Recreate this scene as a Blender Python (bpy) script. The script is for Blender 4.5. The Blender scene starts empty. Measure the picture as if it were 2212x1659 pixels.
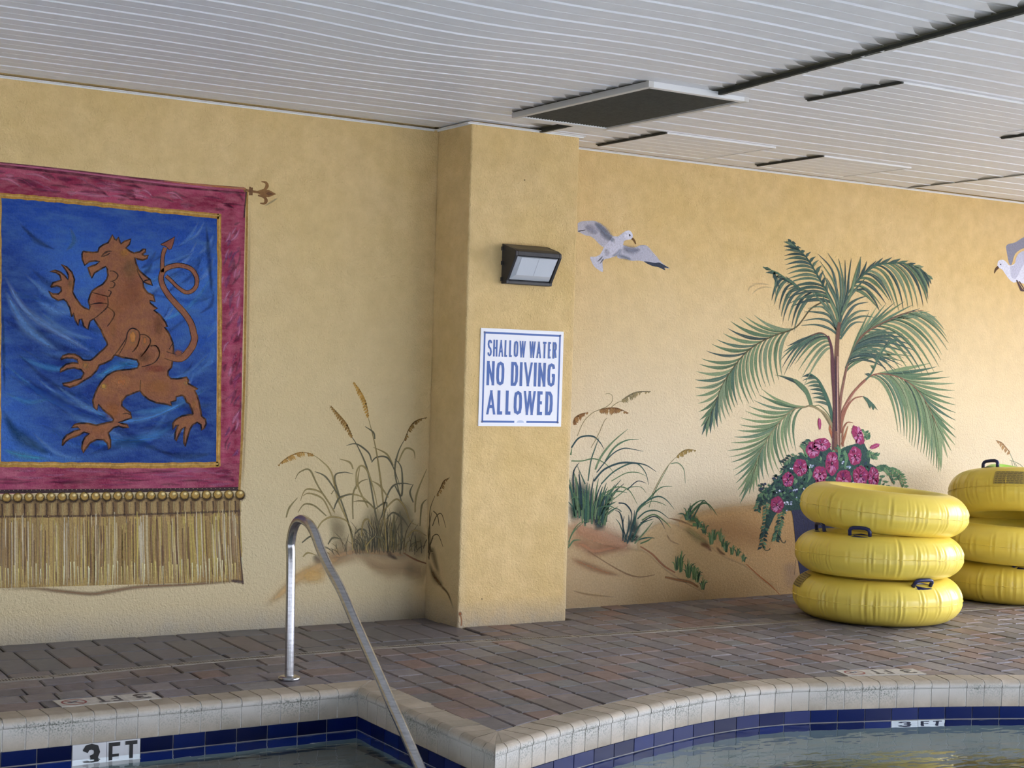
import bpy, bmesh, math, random
from mathutils import Vector, Matrix
from mathutils.geometry import tessellate_polygon
random.seed(7)
SC = bpy.context.scene
COL = SC.collection

# ------------------------------------------------------------------ camera
FPX, YAW, PIT, ROL = 3411.42, -0.56486, -0.0049, 0.02879
CAM = Vector((0, -8.7455, 1.55))
cy, sy = math.cos(YAW), math.sin(YAW); cp, sp = math.cos(PIT), math.sin(PIT)
cr, sr = math.cos(ROL), math.sin(ROL)
CF = Vector((-sy*cp, cy*cp, sp)); _r = Vector((cy, sy, 0)); _u = _r.cross(CF)
CR = cr*_r+sr*_u; CU = -sr*_r+cr*_u
cam = bpy.data.cameras.new('camera'); camo = bpy.data.objects.new('camera', cam); COL.objects.link(camo)
cam.sensor_fit = 'HORIZONTAL'; cam.sensor_width = 36; cam.lens = FPX*36/2212
cam.clip_start = .05; cam.clip_end = 300
camo.matrix_world = Matrix(((CR.x, CU.x, -CF.x, CAM.x), (CR.y, CU.y, -CF.y, CAM.y), (CR.z, CU.z, -CF.z, CAM.z), (0, 0, 0, 1)))
SC.camera = camo

# ------------------------------------------------------------------ world, exposure
W = bpy.data.worlds.new('world'); SC.world = W; W.use_nodes = True
_n = W.node_tree.nodes; _l = W.node_tree.links
bg = _n['Background']; bg.inputs['Strength'].default_value = 3.0
bg.inputs['Color'].default_value = (.83, .87, 1.0, 1)
SC.view_settings.view_transform = 'Standard'; SC.view_settings.look = 'None'
SC.view_settings.gamma = 1; SC.view_settings.use_curve_mapping = False
SC.view_settings.exposure = 1.93
SC.cycles.max_bounces = 10; SC.cycles.diffuse_bounces = 3; SC.cycles.transparent_max_bounces = 24
SC.cycles.use_denoising = True

# room dimensions
H = 3.107; XL, XR, DP = 4.932, 5.736, .419        # pilaster
RX0, RX1, RY1 = -5.0, 12.2, -13.0                 # left wall, right wall, front wall
def portal(loc, rot, sx, sy_):
    l = bpy.data.lights.new('window_daylight', 'AREA'); l.shape = 'RECTANGLE'; l.size = sx; l.size_y = sy_
    l.cycles.is_portal = True
    o = bpy.data.objects.new('window_daylight', l); COL.objects.link(o); o.location = loc; o.rotation_euler = rot
WIN_R = (-12.0, -1.3, .2, 2.95)     # y0,y1,z0,z1 of glazed opening in right wall
WIN_F = (8.4, 12.0, .2, 2.95)      # x0,x1,z0,z1 of opening in front wall
portal((RX1, (WIN_R[0]+WIN_R[1])/2, (WIN_R[2]+WIN_R[3])/2), (0, math.radians(90), 0), WIN_R[3]-WIN_R[2], WIN_R[1]-WIN_R[0])
portal(((WIN_F[0]+WIN_F[1])/2, RY1, (WIN_F[2]+WIN_F[3])/2), (math.radians(90), 0, 0), WIN_F[1]-WIN_F[0], WIN_F[3]-WIN_F[2])

# ------------------------------------------------------------------ helpers
def ray(px, py, ax, val):
    d = CF*FPX+CR*(px-1106)-CU*(py-829.5)
    return CAM+d*((val-CAM[ax])/d[ax])
def lin(c):
    return tuple((v/255/12.92 if v/255 <= .04045 else ((v/255+.055)/1.055)**2.4) for v in c)
def alb(c, ill):
    return tuple(min(.95, a/b) for a, b in zip(lin(c), ill))
IL = (.66, .66, .65); IR = (.98, .97, .92); IM = (.80, .80, .80)
def tag(o, label=None, cat=None, group=None, kind=None):
    if label: o['label'] = label
    if cat: o['category'] = cat
    if group: o['group'] = group
    if kind: o['kind'] = kind
    return o
def link(name, me, mat=None, parent=None, smooth=False):
    o = bpy.data.objects.new(name, me); COL.objects.link(o)
    if mat and not me.materials: me.materials.append(mat)
    if parent: o.parent = parent
    if smooth:
        for p in me.polygons: p.use_smooth = True
    return o
def empty(name, loc=(0, 0, 0)):
    o = bpy.data.objects.new(name, None); COL.objects.link(o); o.location = loc; return o
class MB:
    def __init__(s): s.v = []; s.f = []
    def add(s, vs, fs):
        b = len(s.v); s.v += [tuple(v) for v in vs]; s.f += [tuple(b+i for i in f) for f in fs]
    def box(s, x0, x1, y0, y1, z0, z1):
        s.add([(x, y, z) for z in (z0, z1) for y in (y0, y1) for x in (x0, x1)],
              [(0, 2, 3, 1), (4, 5, 7, 6), (0, 1, 5, 4), (2, 6, 7, 3), (0, 4, 6, 2), (1, 3, 7, 5)])
    def hexa(s, b, t):   # bottom ring, top ring (ccw from above)
        n = len(b); s.add(list(b)+list(t), [tuple(range(n))[::-1], tuple(range(n, 2*n))]+[(i, (i+1) % n, n+(i+1) % n, n+i) for i in range(n)])
    def prism(s, prof, fn, a, b):   # closed profile swept between param a and b
        n = len(prof); s.add([fn(p, a) for p in prof]+[fn(p, b) for p in prof],
              [tuple(range(n))[::-1], tuple(range(n, 2*n))]+[(i, (i+1) % n, n+(i+1) % n, n+i) for i in range(n)])
    def tube(s, pts, r, n=16, cap=True):
        pts = [Vector(p) for p in pts]; rings = []
        up = None
        for i, p in enumerate(pts):
            t = (pts[min(i+1, len(pts)-1)]-pts[max(i-1, 0)]).normalized()
            if up is None: up = t.orthogonal().normalized()
            up = (up-t*up.dot(t)).normalized(); bn = t.cross(up)
            rr = r[i] if isinstance(r, (list, tuple)) else r
            rings.append([p+(up*math.cos(2*math.pi*k/n)+bn*math.sin(2*math.pi*k/n))*rr for k in range(n)])
        b = [q for R in rings for q in R]; f = []
        for i in range(len(rings)-1):
            for k in range(n): f.append((i*n+k, i*n+(k+1) % n, (i+1)*n+(k+1) % n, (i+1)*n+k))
        if cap: f.append(tuple(range(n))[::-1]); f.append(tuple(range((len(rings)-1)*n, len(rings)*n)))
        s.add(b, f)
    def lathe(s, prof, c, n=24):
        vs = []; f = []
        for r, z in prof:
            for k in range(n):
                a = 2*math.pi*k/n; vs.append((c[0]+r*math.cos(a), c[1]+r*math.sin(a), c[2]+z))
        m = len(prof)
        for i in range(m-1):
            for k in range(n): f.append((i*n+k, i*n+(k+1) % n, (i+1)*n+(k+1) % n, (i+1)*n+k))
        f.append(tuple(range(n))[::-1]); f.append(tuple(range((m-1)*n, m*n))); s.add(vs, f)
    def build(s, name, mat=None, parent=None, smooth=False):
        me = bpy.data.meshes.new(name); me.from_pydata(s.v, [], s.f); me.update()
        return link(name, me, mat, parent, smooth)

# ------------------------------------------------------------------ materials
class NT:
    def __init__(s, name):
        s.m = bpy.data.materials.new(name); s.m.use_nodes = True
        s.t = s.m.node_tree; s.b = s.t.nodes['Principled BSDF']; s.out = s.t.nodes['Material Output']
    def n(s, ty, **kw):
        x = s.t.nodes.new(ty)
        for k, v in kw.items():
            if k in x.inputs.keys(): x.inputs[k].default_value = v
            else: setattr(x, k, v)
        return x
    def l(s, a, b): s.t.links.new(a, b)
    def coords(s, scale=(1, 1, 1), rot=(0, 0, 0)):
        g = s.n('ShaderNodeNewGeometry'); m = s.n('ShaderNodeMapping')
        m.inputs['Scale'].default_value = scale; m.inputs['Rotation'].default_value = rot
        s.l(g.outputs['Position'], m.inputs['Vector']); return m.outputs['Vector']
    def noise(s, scale, detail=3, vec=None, rough=.5):
        x = s.n('ShaderNodeTexNoise'); x.inputs['Scale'].default_value = scale; x.inputs['Detail'].default_value = detail
        x.inputs['Roughness'].default_value = rough
        s.l(vec or s.coords(), x.inputs['Vector']); return x.outputs['Fac']
    def ramp(s, fac, stops):
        x = s.n('ShaderNodeValToRGB'); cr_ = x.color_ramp
        while len(cr_.elements) < len(stops): cr_.elements.new(.5)
        for e, (p, c) in zip(cr_.elements, stops): e.position = p; e.color = (*c, 1) if len(c) == 3 else c
        s.l(fac, x.inputs['Fac']); return x.outputs['Color']
    def mix(s, fac, a, b, mode='MIX'):
        x = s.n('ShaderNodeMix'); x.data_type = 'RGBA'; x.blend_type = mode
        for i, v in ((0, fac), (6, a), (7, b)):
            if hasattr(v, 'is_output') or hasattr(v, 'links'): s.l(v, x.inputs[i])
            elif i: x.inputs[i].default_value = (*v, 1)
            else: x.inputs[i].default_value = v
        return x.outputs[2]
    def bump(s, h, strength, dist, prev=None):
        x = s.n('ShaderNodeBump'); x.inputs['Strength'].default_value = strength; x.inputs['Distance'].default_value = dist
        s.l(h, x.inputs['Height'])
        if prev: s.l(prev, x.inputs['Normal'])
        s.l(x.outputs[0], s.b.inputs['Normal']); return x.outputs[0]
    def col(s, v):
        if hasattr(v, 'links'): s.l(v, s.b.inputs['Base Color'])
        else: s.b.inputs['Base Color'].default_value = (*v, 1)
    def rough(s, v): s.b.inputs['Roughness'].default_value = v
def simple(name, c, rough=.5, metal=0, spec=.5, nscale=None, namp=.15):
    m = NT(name); m.rough(rough); m.b.inputs['Metallic'].default_value = metal
    m.b.inputs['Specular IOR Level'].default_value = spec
    if nscale:
        f = m.noise(nscale, 4); m.col(m.ramp(f, [(.3, tuple(v*(1-namp) for v in c)), (.7, tuple(min(1, v*(1+namp)) for v in c))]))
    else: m.col(c)
    return m.m
def stucco_bump(m, k=1.0):
    a = m.noise(95, 3, rough=.6); b = m.noise(48, 2)
    n1 = m.bump(b, .55*k, .010); m.bump(a, .8*k, .008, n1)

WALLC = (.76, .55, .25)
def wall_mat():
    m = NT('wall_paint'); m.rough(.8); m.b.inputs['Specular IOR Level'].default_value = .2
    f = m.noise(1.3, 5, rough=.6); g = m.noise(9, 4, rough=.65)
    c1 = m.ramp(f, [(.3, (WALLC[0]*.97, WALLC[1]*.95, WALLC[2]*.88)), (.7, (WALLC[0]*1.04, WALLC[1]*1.05, WALLC[2]*1.15))])
    c2 = m.ramp(g, [(.35, (.93, .92, .90)), (.65, (1.05, 1.05, 1.06))])
    c = m.mix(1.0, c1, c2, 'MULTIPLY')
    geo = m.n('ShaderNodeNewGeometry'); sep = m.n('ShaderNodeSeparateXYZ'); m.l(geo.outputs['Position'], sep.inputs[0])
    # pale sponged band of paint in the middle of the mural, right of the pilaster
    zr = m.n('ShaderNodeMapRange'); zr.inputs[1].default_value = 2.5; zr.inputs[2].default_value = 1.0; m.l(sep.outputs['Z'], zr.inputs[0])
    xr = m.n('ShaderNodeMapRange'); xr.inputs[1].default_value = 5.7; xr.inputs[2].default_value = 5.8; m.l(sep.outputs['X'], xr.inputs[0])
    mu = m.n('ShaderNodeMath', operation='MULTIPLY'); m.l(zr.outputs[0], mu.inputs[0]); m.l(xr.outputs[0], mu.inputs[1])
    mu2 = m.n('ShaderNodeMath', operation='MULTIPLY'); mu2.inputs[1].default_value = .85; m.l(mu.outputs[0], mu2.inputs[0])
    c = m.mix(mu2.outputs[0], c, (.74, .64, .47))
    # same on the left wall, weaker
    x2 = m.n('ShaderNodeMapRange'); x2.inputs[1].default_value = 5.0; x2.inputs[2].default_value = 4.8; m.l(sep.outputs['X'], x2.inputs[0])
    z2 = m.n('ShaderNodeMapRange'); z2.inputs[1].default_value = 2.8; z2.inputs[2].default_value = .5; m.l(sep.outputs['Z'], z2.inputs[0])
    mu3 = m.n('ShaderNodeMath', operation='MULTIPLY'); m.l(x2.outputs[0], mu3.inputs[0]); m.l(z2.outputs[0], mu3.inputs[1])
    c = m.mix(mu3.outputs[0], c, (.66, .545, .33))
    # grey mineral bloom along the foot of the wall
    z3 = m.n('ShaderNodeMapRange'); z3.inputs[1].default_value = .17; z3.inputs[2].default_value = -.01; m.l(sep.outputs['Z'], z3.inputs[0])
    nn = m.noise(7, 5, rough=.7); ad = m.n('ShaderNodeMath', operation='MULTIPLY'); m.l(z3.outputs[0], ad.inputs[0]); m.l(nn, ad.inputs[1])
    xx = m.n('ShaderNodeMapRange'); xx.inputs[1].default_value = 5.76; xx.inputs[2].default_value = 5.70; m.l(sep.outputs['X'], xx.inputs[0])
    ad2 = m.n('ShaderNodeMath', operation='MULTIPLY'); m.l(ad.outputs[0], ad2.inputs[0]); m.l(xx.outputs[0], ad2.inputs[1])
    c = m.mix(ad2.outputs[0], c, (.42, .42, .40))
    m.col(c); stucco_bump(m, 1.0)
    return m.m
def paint_mat(name, tint=None, amt=.5, scale=25, stretch=(1, 1, 1), rot=(0, 0, 0), rough=.75, k=.8):
    m = NT(name); m.rough(rough); m.b.inputs['Specular IOR Level'].default_value = .2
    a = m.n('ShaderNodeVertexColor'); a.layer_name = 'Col'
    c = a.outputs['Color']
    g = m.noise(70, 3, rough=.7)
    c = m.mix(1.0, c, m.ramp(g, [(.3, (.84, .84, .84)), (.7, (1.14, 1.14, 1.14))]), 'MULTIPLY')
    if tint:
        f = m.noise(scale, 5, m.coords(stretch, rot), .65)
        fr = m.ramp(f, [(.42, (0, 0, 0)), (.68, (amt, amt, amt))])
        c = m.mix(fr, c, tint)
    m.col(c); m.l(a.outputs['Alpha'], m.b.inputs['Alpha']); stucco_bump(m, k)
    return m.m
MW = wall_mat()
MP = paint_mat('mural_paint')
M_white = simple('white_vinyl', (.80, .80, .83), .45, nscale=14, namp=.03)
M_trim = simple('white_trim', (.80, .80, .80), .45)
M_dark = simple('dark_gap', (.02, .02, .018), .9)
M_black = simple('black_lettering', (.02, .02, .022), .45)
M_blue = simple('blue_lettering', (.008, .085, .36), .4)
M_sign = simple('sign_white', (.84, .84, .88), .35)

# ------------------------------------------------------------------ paint on planes
CROP = dict(A=(6.144, 90, 500), B=(6.144, 110, 730), C=(6.9125, 1490, 500), D=(6.9125, 1790, 530), E=(6.9125, 1490, 730),
            F=(6.9125, 1790, 730), G=(6.9125, 1560, 880), HH=(6.9125, 1224, 820), M=(2.719, 1480, 490), N=(4.6075, 1600, 860),
            R=(3.19, 1220, 820), L=(2.765, 560, 760), S=(7.9, 1220, 440), T=(2.594, 2000, 460), Z1=(2.962, 0, 0), P=(1, 0, 0))
def pts(s, crop='P'):
    k, ox, oy = CROP[crop]
    return [(ox+float(a.split(',')[0])/k, oy+float(a.split(',')[1])/k) for a in s.split()]
def smoothline(p, n=6):
    if len(p) < 3: return p
    out = []
    for i in range(len(p)-1):
        p0 = p[max(i-1, 0)]; p1 = p[i]; p2 = p[i+1]; p3 = p[min(i+2, len(p)-1)]
        for j in range(n):
            t = j/n
            out.append(tuple(.5*((2*p1[k])+(-p0[k]+p2[k])*t+(2*p0[k]-5*p1[k]+4*p2[k]-p3[k])*t*t+(-p0[k]+3*p1[k]-3*p2[k]+p3[k])*t**3) for k in (0, 1)))
    out.append(p[-1]); return out
class Paint:
    """flat paint on a wall plane: outlines given as photo pixels, carried onto the plane where the paint is"""
    def __init__(s, ax=1, val=0.0, sgn=-1, ill=IL):
        s.ax, s.val, s.sgn, s.ill = ax, val, sgn, ill
        s.v = []; s.f = []; s.c = []; s.lay = 1
    def at(s, p, off):
        q = ray(p[0], p[1], s.ax, s.val); q[s.ax] += s.sgn*off; return tuple(q)
    def _add(s, P, faces, cols, off=None):
        off = .0003+.00012*s.lay if off is None else off
        b = len(s.v); s.v += [s.at(p, off) for p in P]; s.f += [tuple(b+i for i in f) for f in faces]; s.c += cols
    def fill(s, P, col, a=1.0, lay=None):
        if lay is not None: s.lay = lay
        tr = tessellate_polygon([[Vector((x, y, 0)) for x, y in P]])
        c = (*alb(col, s.ill), a); s._add(P, tr, [c]*len(P))
    def stroke(s, P, w, col, a=1.0, lay=None, soft=0.0, col2=None, smooth=True, taper=(1, 1), amid=None):
        """ribbon; w = width px or (start, middle, end)"""
        if lay is not None: s.lay = lay
        if smooth: P = smoothline(P)
        n = len(P); W_ = w if isinstance(w, tuple) else (w, w, w)
        V = []; C = []; F = []
        for i, p in enumerate(P):
            t = i/(n-1); q0 = P[max(i-1, 0)]; q1 = P[min(i+1, n-1)]
            dx, dy = q1[0]-q0[0], q1[1]-q0[1]; L = math.hypot(dx, dy) or 1; nx, ny = -dy/L, dx/L
            ww = (W_[0]+(W_[1]-W_[0])*t*2) if t < .5 else (W_[1]+(W_[2]-W_[1])*(t-.5)*2)
            cc = alb(col, s.ill)
            if col2: cc = tuple(x+(y-x)*t for x, y in zip(cc, alb(col2, s.ill)))
            aa = a*(taper[0]+(1-taper[0])*min(1, t*3))*(taper[1]+(1-taper[1])*min(1, (1-t)*3))
            if soft >= .8:
                ef = min(1, t*4)*min(1, (1-t)*4); ef = ef*ef*(3-2*ef)
                for e, al in ((-.5, 0), (-.34, .22*aa*ef), (-.17, .72*aa*ef), (0, aa*ef), (.17, .72*aa*ef), (.34, .22*aa*ef), (.5, 0)):
                    V.append((p[0]+nx*ww*e*1.25, p[1]+ny*ww*e*1.25)); C.append((*cc, al))
            elif soft:
                for e, al in ((-.5, 0), (-.5*(1-soft), aa), (.5*(1-soft), aa), (.5, 0)):
                    V.append((p[0]+nx*ww*e, p[1]+ny*ww*e)); C.append((*cc, al))
            else:
                for e in (-.5, .5): V.append((p[0]+nx*ww*e, p[1]+ny*ww*e)); C.append((*cc, aa))
        m = 7 if soft >= .8 else 4 if soft else 2
        for i in range(n-1):
            for k in range(m-1): F.append((i*m+k, i*m+k+1, (i+1)*m+k+1, (i+1)*m+k))
        s._add(V, F, C)
    def blob(s, c, rx, ry, col, a=1.0, rot=0, lay=None, core=.35, n=22, wob=.12):
        if lay is not None: s.lay = lay
        V = [c]; C = [(*alb(col, s.ill), a)]; F = []
        rings_ = ((core, a), (.7, a*.55), (1.0, 0)) if core > .4 else ((.22, a), (.45, a*.82), (.65, a*.48), (.82, a*.18), (1.0, 0))
        for R, al in rings_:
            for k in range(n):
                t = 2*math.pi*k/n; w = 1+wob*math.sin(3*t+c[0])*math.cos(2*t+c[1])
                x, y = rx*R*w*math.cos(t), ry*R*w*math.sin(t)
                V.append((c[0]+x*math.cos(rot)-y*math.sin(rot), c[1]+x*math.sin(rot)+y*math.cos(rot))); C.append((*alb(col, s.ill), al))
        for k in range(n): F.append((0, 1+k, 1+(k+1) % n))
        for r in range(len(rings_)-1):
            for k in range(n): F.append((1+r*n+k, 1+r*n+(k+1) % n, 1+(r+1)*n+(k+1) % n, 1+(r+1)*n+k))
        s._add(V, F, C)
    def region(s, top, bot, col, a, feather=.15, n=40, lay=None, a2=None, left=False):
        """soft-edged wash between two lines: fades in along the upper one"""
        if lay is not None: s.lay = lay
        def samp(L, t):
            x = L[0][0]+(L[-1][0]-L[0][0])*t
            for (x0, y0), (x1, y1) in zip(L[:-1], L[1:]):
                if x0 <= x <= x1+1e-6: return (x, y0+(y1-y0)*(x-x0)/max(1e-6, x1-x0))
            return (x, L[-1][1])
        T = smoothline(top, 6); V = []; C = []; F = []; c = alb(col, s.ill); rows = ((0, 0), (feather*.35, .25), (feather*.7, .75), (feather, 1), (.6, .9), (1, a2 if a2 is not None else .8))
        for i in range(n+1):
            t = i/n; p = samp(T, t); q = samp(bot, t); ef = min(1, t*7) if left else 1; ef = ef*ef*(3-2*ef)
            for v, al in rows: V.append((p[0]+(q[0]-p[0])*v, p[1]+(q[1]-p[1])*v)); C.append((*c, a*al*ef))
        m = len(rows)
        for i in range(n):
            for k in range(m-1): F.append((i*m+k, i*m+k+1, (i+1)*m+k+1, (i+1)*m+k))
        s._add(V, F, C)
    def leaf(s, a, b, w, col, bend=.15, al=1.0, lay=None, col2=None):
        dx, dy = b[0]-a[0], b[1]-a[1]; m = ((a[0]+b[0])/2-dy*bend, (a[1]+b[1])/2+dx*bend)
        P = [((1-t)**2*a[0]+2*t*(1-t)*m[0]+t*t*b[0], (1-t)**2*a[1]+2*t*(1-t)*m[1]+t*t*b[1]) for t in [i/6 for i in range(7)]]
        s.stroke(P, (w*.25, w, .5), col, al, lay, smooth=False, col2=col2)
    def build(s, name, mat, parent=None):
        me = bpy.data.meshes.new(name); me.from_pydata(s.v, [], s.f); me.update()
        ca = me.color_attributes.new('Col', 'FLOAT_COLOR', 'POINT')
        ca.data.foreach_set('color', [x for c in s.c for x in c])
        return link(name, me, mat, parent)

# ------------------------------------------------------------------ room shell
def struct(o): o['kind'] = 'structure'; return o
m = MB(); m.box(RX0-.2, XL, 0, .2, -1.4, H+.3); m.box(XL, XR, 0, .2, -1.4, H+.3); m.box(XR, RX1+.2, 0, .2, -1.4, H+.3)
struct(m.build('wall_back', MW))
m = MB(); m.box(XL, XR, -DP, 0, -.03, H+.02)
pil = m.build('pilaster', MW); struct(pil)
tagp = tag(pil, 'yellow stucco pilaster between the two painted stretches of wall', None)
bv = pil.modifiers.new('bevel', 'BEVEL'); bv.width = .012; bv.segments = 3
MWD = simple('brown_wall', (.07, .055, .04), .8)
m = MB(); m.box(RX0-.2, RX0, RY1, 0, -.03, H+.3); struct(m.build('wall_left', MWD))
m = MB(); y0, y1, z0, z1 = WIN_R
m.box(RX1, RX1+.2, RY1, 0, -.03, z0); m.box(RX1, RX1+.2, RY1, 0, z1, H+.3); m.box(RX1, RX1+.2, y1, 0, z0, z1); m.box(RX1, RX1+.2, RY1, y0, z0, z1)
for k in range(1, 6):
    yy = y0+(y1-y0)*k/6; m.box(RX1+.05, RX1+.13, yy-.04, yy+.04, z0, z1)
struct(m.build('wall_right', MW))
m = MB(); x0, x1, z0, z1 = WIN_F
m.box(RX0, RX1, RY1-.2, RY1, -.03, z0); m.box(RX0, RX1, RY1-.2, RY1, z1, H+.3); m.box(RX0, x0, RY1-.2, RY1, z0, z1); m.box(x1, RX1, RY1-.2, RY1, z0, z1)
for k in range(1, 5):
    xx = x0+(x1-x0)*k/5; m.box(xx-.04, xx+.04, RY1-.13, RY1-.05, z0, z1)
struct(m.build('wall_front', MWD))
mt = simple('sand_ground', (.42, .38, .32), .9, nscale=.8)
m = MB(); m.add([(-60, -90, -.3), (90, -90, -.3), (90, 40, -.3), (-60, 40, -.3)], [(0, 1, 2, 3)])
# leave the building footprint out of the ground outside
m = MB()
for a in ((-60, RX0-.2, -90, 40), (RX1+.2, 90, -90, 40), (RX0-.2, RX1+.2, -90, RY1-.2), (RX0-.2, RX1+.2, .2, 40)):
    m.add([(a[0], a[2], -.1), (a[1], a[2], -.1), (a[1], a[3], -.1), (a[0], a[3], -.1)], [(0, 1, 2, 3)])
struct(m.build('ground_outside', mt))

# ------------------------------------------------------------------ pool outline
NOSE = [(RX0+.6, -1.842), (3.535, -1.832), (3.492, -3.185), (3.82, -3.04), (4.25, -2.885), (4.65, -2.765), (5.0, -2.68), (5.35, -2.645), (5.65, -2.67),
        (6.0, -2.775), (6.45, -2.92), (6.95, -3.13), (7.5, -3.42), (8.2, -3.9), (9.0, -4.7), (9.6, -5.7), (9.8, -6.8), (9.5, -7.7)]
def resample(path, step):
    """vertices about one step apart, corners (sharp) kept"""
    segs = [path[0:2], path[1:3], smoothline(path[2:], 8)]
    out = []; corner = []
    for S in segs:
        L = [0]
        for a, b in zip(S[:-1], S[1:]): L.append(L[-1]+math.hypot(b[0]-a[0], b[1]-a[1]))
        n = max(1, round(L[-1]/step)); q = []
        for i in range(n+1):
            t = L[-1]*i/n; k = max(j for j in range(len(L)) if L[j] <= t+1e-9); k = min(k, len(S)-2)
            u = (t-L[k])/(L[k+1]-L[k]); q.append((S[k][0]+(S[k+1][0]-S[k][0])*u, S[k][1]+(S[k+1][1]-S[k][1])*u))
        out += q if not out else q[1:]
    return out
def miters(V):
    M_ = []
    for i in range(len(V)):
        def nrm(a, b):
            dx, dy = b[0]-a[0], b[1]-a[1]; L = math.hypot(dx, dy); return (-dy/L, dx/L)   # left of travel = away from pool
        n1 = nrm(V[i-1], V[i]) if i > 0 else nrm(V[i], V[i+1]); n2 = nrm(V[i], V[i+1]) if i < len(V)-1 else n1
        mx, my = n1[0]+n2[0], n1[1]+n2[1]; d = (mx*n1[0]+my*n1[1]); M_.append((mx/d, my/d))
    return M_
CV = resample(NOSE, .1005); CM = miters(CV)
CW = .172
def tip_index(V): return min(range(len(V)), key=lambda i: (V[i][0]-3.492)**2+(V[i][1]+3.185)**2)
def pos(V, Mt, i, d):
    """point d behind the nose line at vertex i; ends are cut on the mitre at the acute corner"""
    it = tip_index(V)
    if i == it or abs(i-it) > 6: return (V[i][0]+Mt[i][0]*d, V[i][1]+Mt[i][1]*d)
    j = it+1 if i > it else it-1
    tx, ty = V[j][0]-V[it][0], V[j][1]-V[it][1]; L = math.hypot(tx, ty); tx /= L; ty /= L
    k = (Mt[it][0]*tx+Mt[it][1]*ty)*d; s_ = (V[i][0]-V[it][0])*tx+(V[i][1]-V[it][1])*ty; e = max(0, k-s_)
    return (V[i][0]+Mt[i][0]*d+tx*e, V[i][1]+Mt[i][1]*d+ty*e)
TIP = tip_index(CV)
BACK = [pos(CV, CM, i, CW) for i in range(len(CV))]
def back_y(x):
    best = None
    for q_, (a, b) in enumerate(zip(BACK[:-1], BACK[1:])):
        if x > 3.66 and q_ < TIP: continue
        lo, hi = sorted((a[0], b[0]))
        if lo <= x <= hi and hi-lo > 1e-6:
            y = a[1]+(b[1]-a[1])*(x-a[0])/(b[0]-a[0])
            best = y if best is None else max(best, y)
    return best
# coping stones
mc = NT('coping_stone'); mc.rough(.62)
oi = mc.n('ShaderNodeObjectInfo')
f = mc.noise(9, 6, rough=.7); c1 = mc.ramp(f, [(.3, (.40, .34, .26)), (.7, (.56, .49, .40))])
c1 = mc.mix(1.0, c1, mc.ramp(oi.outputs['Random'], [(0, (.80, .80, .78)), (1, (1.06, 1.04, 1.02))]), 'MULTIPLY')
pit = mc.noise(120, 4, rough=.75); stn = mc.noise(3.2, 4, rough=.6)
pr = mc.ramp(pit, [(.48, (0, 0, 0)), (.58, (1, 1, 1))])
geo = mc.n('ShaderNodeNewGeometry'); sep = mc.n('ShaderNodeSeparateXYZ'); mc.l(geo.outputs['Position'], sep.inputs[0])
zr = mc.n('ShaderNodeMapRange'); zr.inputs[1].default_value = -.012; zr.inputs[2].default_value = -.03; mc.l(sep.outputs['Z'], zr.inputs[0])
zr2 = mc.n('ShaderNodeMapRange'); zr2.inputs[1].default_value = -.13; zr2.inputs[2].default_value = -.05; mc.l(sep.outputs['Z'], zr2.inputs[0])
mA = mc.n('ShaderNodeMath', operation='MULTIPLY'); mc.l(zr.outputs[0], mA.inputs[0]); mc.l(zr2.outputs[0], mA.inputs[1])
mB_ = mc.n('ShaderNodeMath', operation='MULTIPLY'); mc.l(mA.outputs[0], mB_.inputs[0]); mc.l(mc.ramp(stn, [(.40, (0, 0, 0)), (.62, (1, 1, 1))]), mB_.inputs[1])
mC = mc.n('ShaderNodeMath', operation='MULTIPLY'); mc.l(mB_.outputs[0], mC.inputs[0]); mc.l(pr, mC.inputs[1])
c1 = mc.mix(mA.outputs[0], c1, (.55, .53, .49))
c1 = mc.mix(mC.outputs[0], c1, (.13, .15, .12)); mc.col(c1)
mc.bump(pit, .25, .002)
MC = mc.m
M_grout = simple('pale_grout', (.66, .64, .60), .85, nscale=60)
prof = [(CW, -.06), (CW, -.003), (CW-.004, 0), (.034, 0)]+[(.0015+.0325*(1-math.sin(t)), -.031*(1-math.cos(t))) for t in [math.pi/2*k/7 for k in range(1, 8)]]+[(.003, -.038), (.009, -.043), (.009, -.139), (.03, -.139), (.03, -.06)]
coping = struct(empty('pool_coping', (3.5, -1.84, 0)))
def off_pt(i, t, d, z, V, Mt):
    a = pos(V, Mt, i, d); b = pos(V, Mt, i+1, d); return (a[0]+(b[0]-a[0])*t, a[1]+(b[1]-a[1])*t, z)
def path_piece(i, prof_, V, Mt, g, name, mat, parent, dz=0):
    L = math.hypot(V[i+1][0]-V[i][0], V[i+1][1]-V[i][1]); t0 = g/L; mb = MB()
    n = len(prof_)
    vs = [off_pt(i, t0, d, z+dz, V, Mt) for d, z in prof_]+[off_pt(i, 1-t0, d, z+dz, V, Mt) for d, z in prof_]
    mb.add(vs, [tuple(range(n)), tuple(range(n, 2*n))[::-1]]+[(i2, n+i2, n+(i2+1) % n, (i2+1) % n) for i2 in range(n)])
    o = mb.build(name, mat); o.parent = parent; o.matrix_parent_inverse = Matrix.Translation(parent.location).inverted() if parent else Matrix()
    return o
vis = [i for i in range(len(CV)-1)]
for i in vis:
    path_piece(i, prof, CV, CM, .0034, 'coping_stone', MC, coping, random.uniform(-.0012, .0012))
gp = [(CW-.003, -.07), (CW-.003, -.004), (.030, -.0035), (.018, -.0075), (.009, -.016), (.005, -.027), (.012, -.044), (.012, -.138), (.035, -.138), (.035, -.07)]
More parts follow.
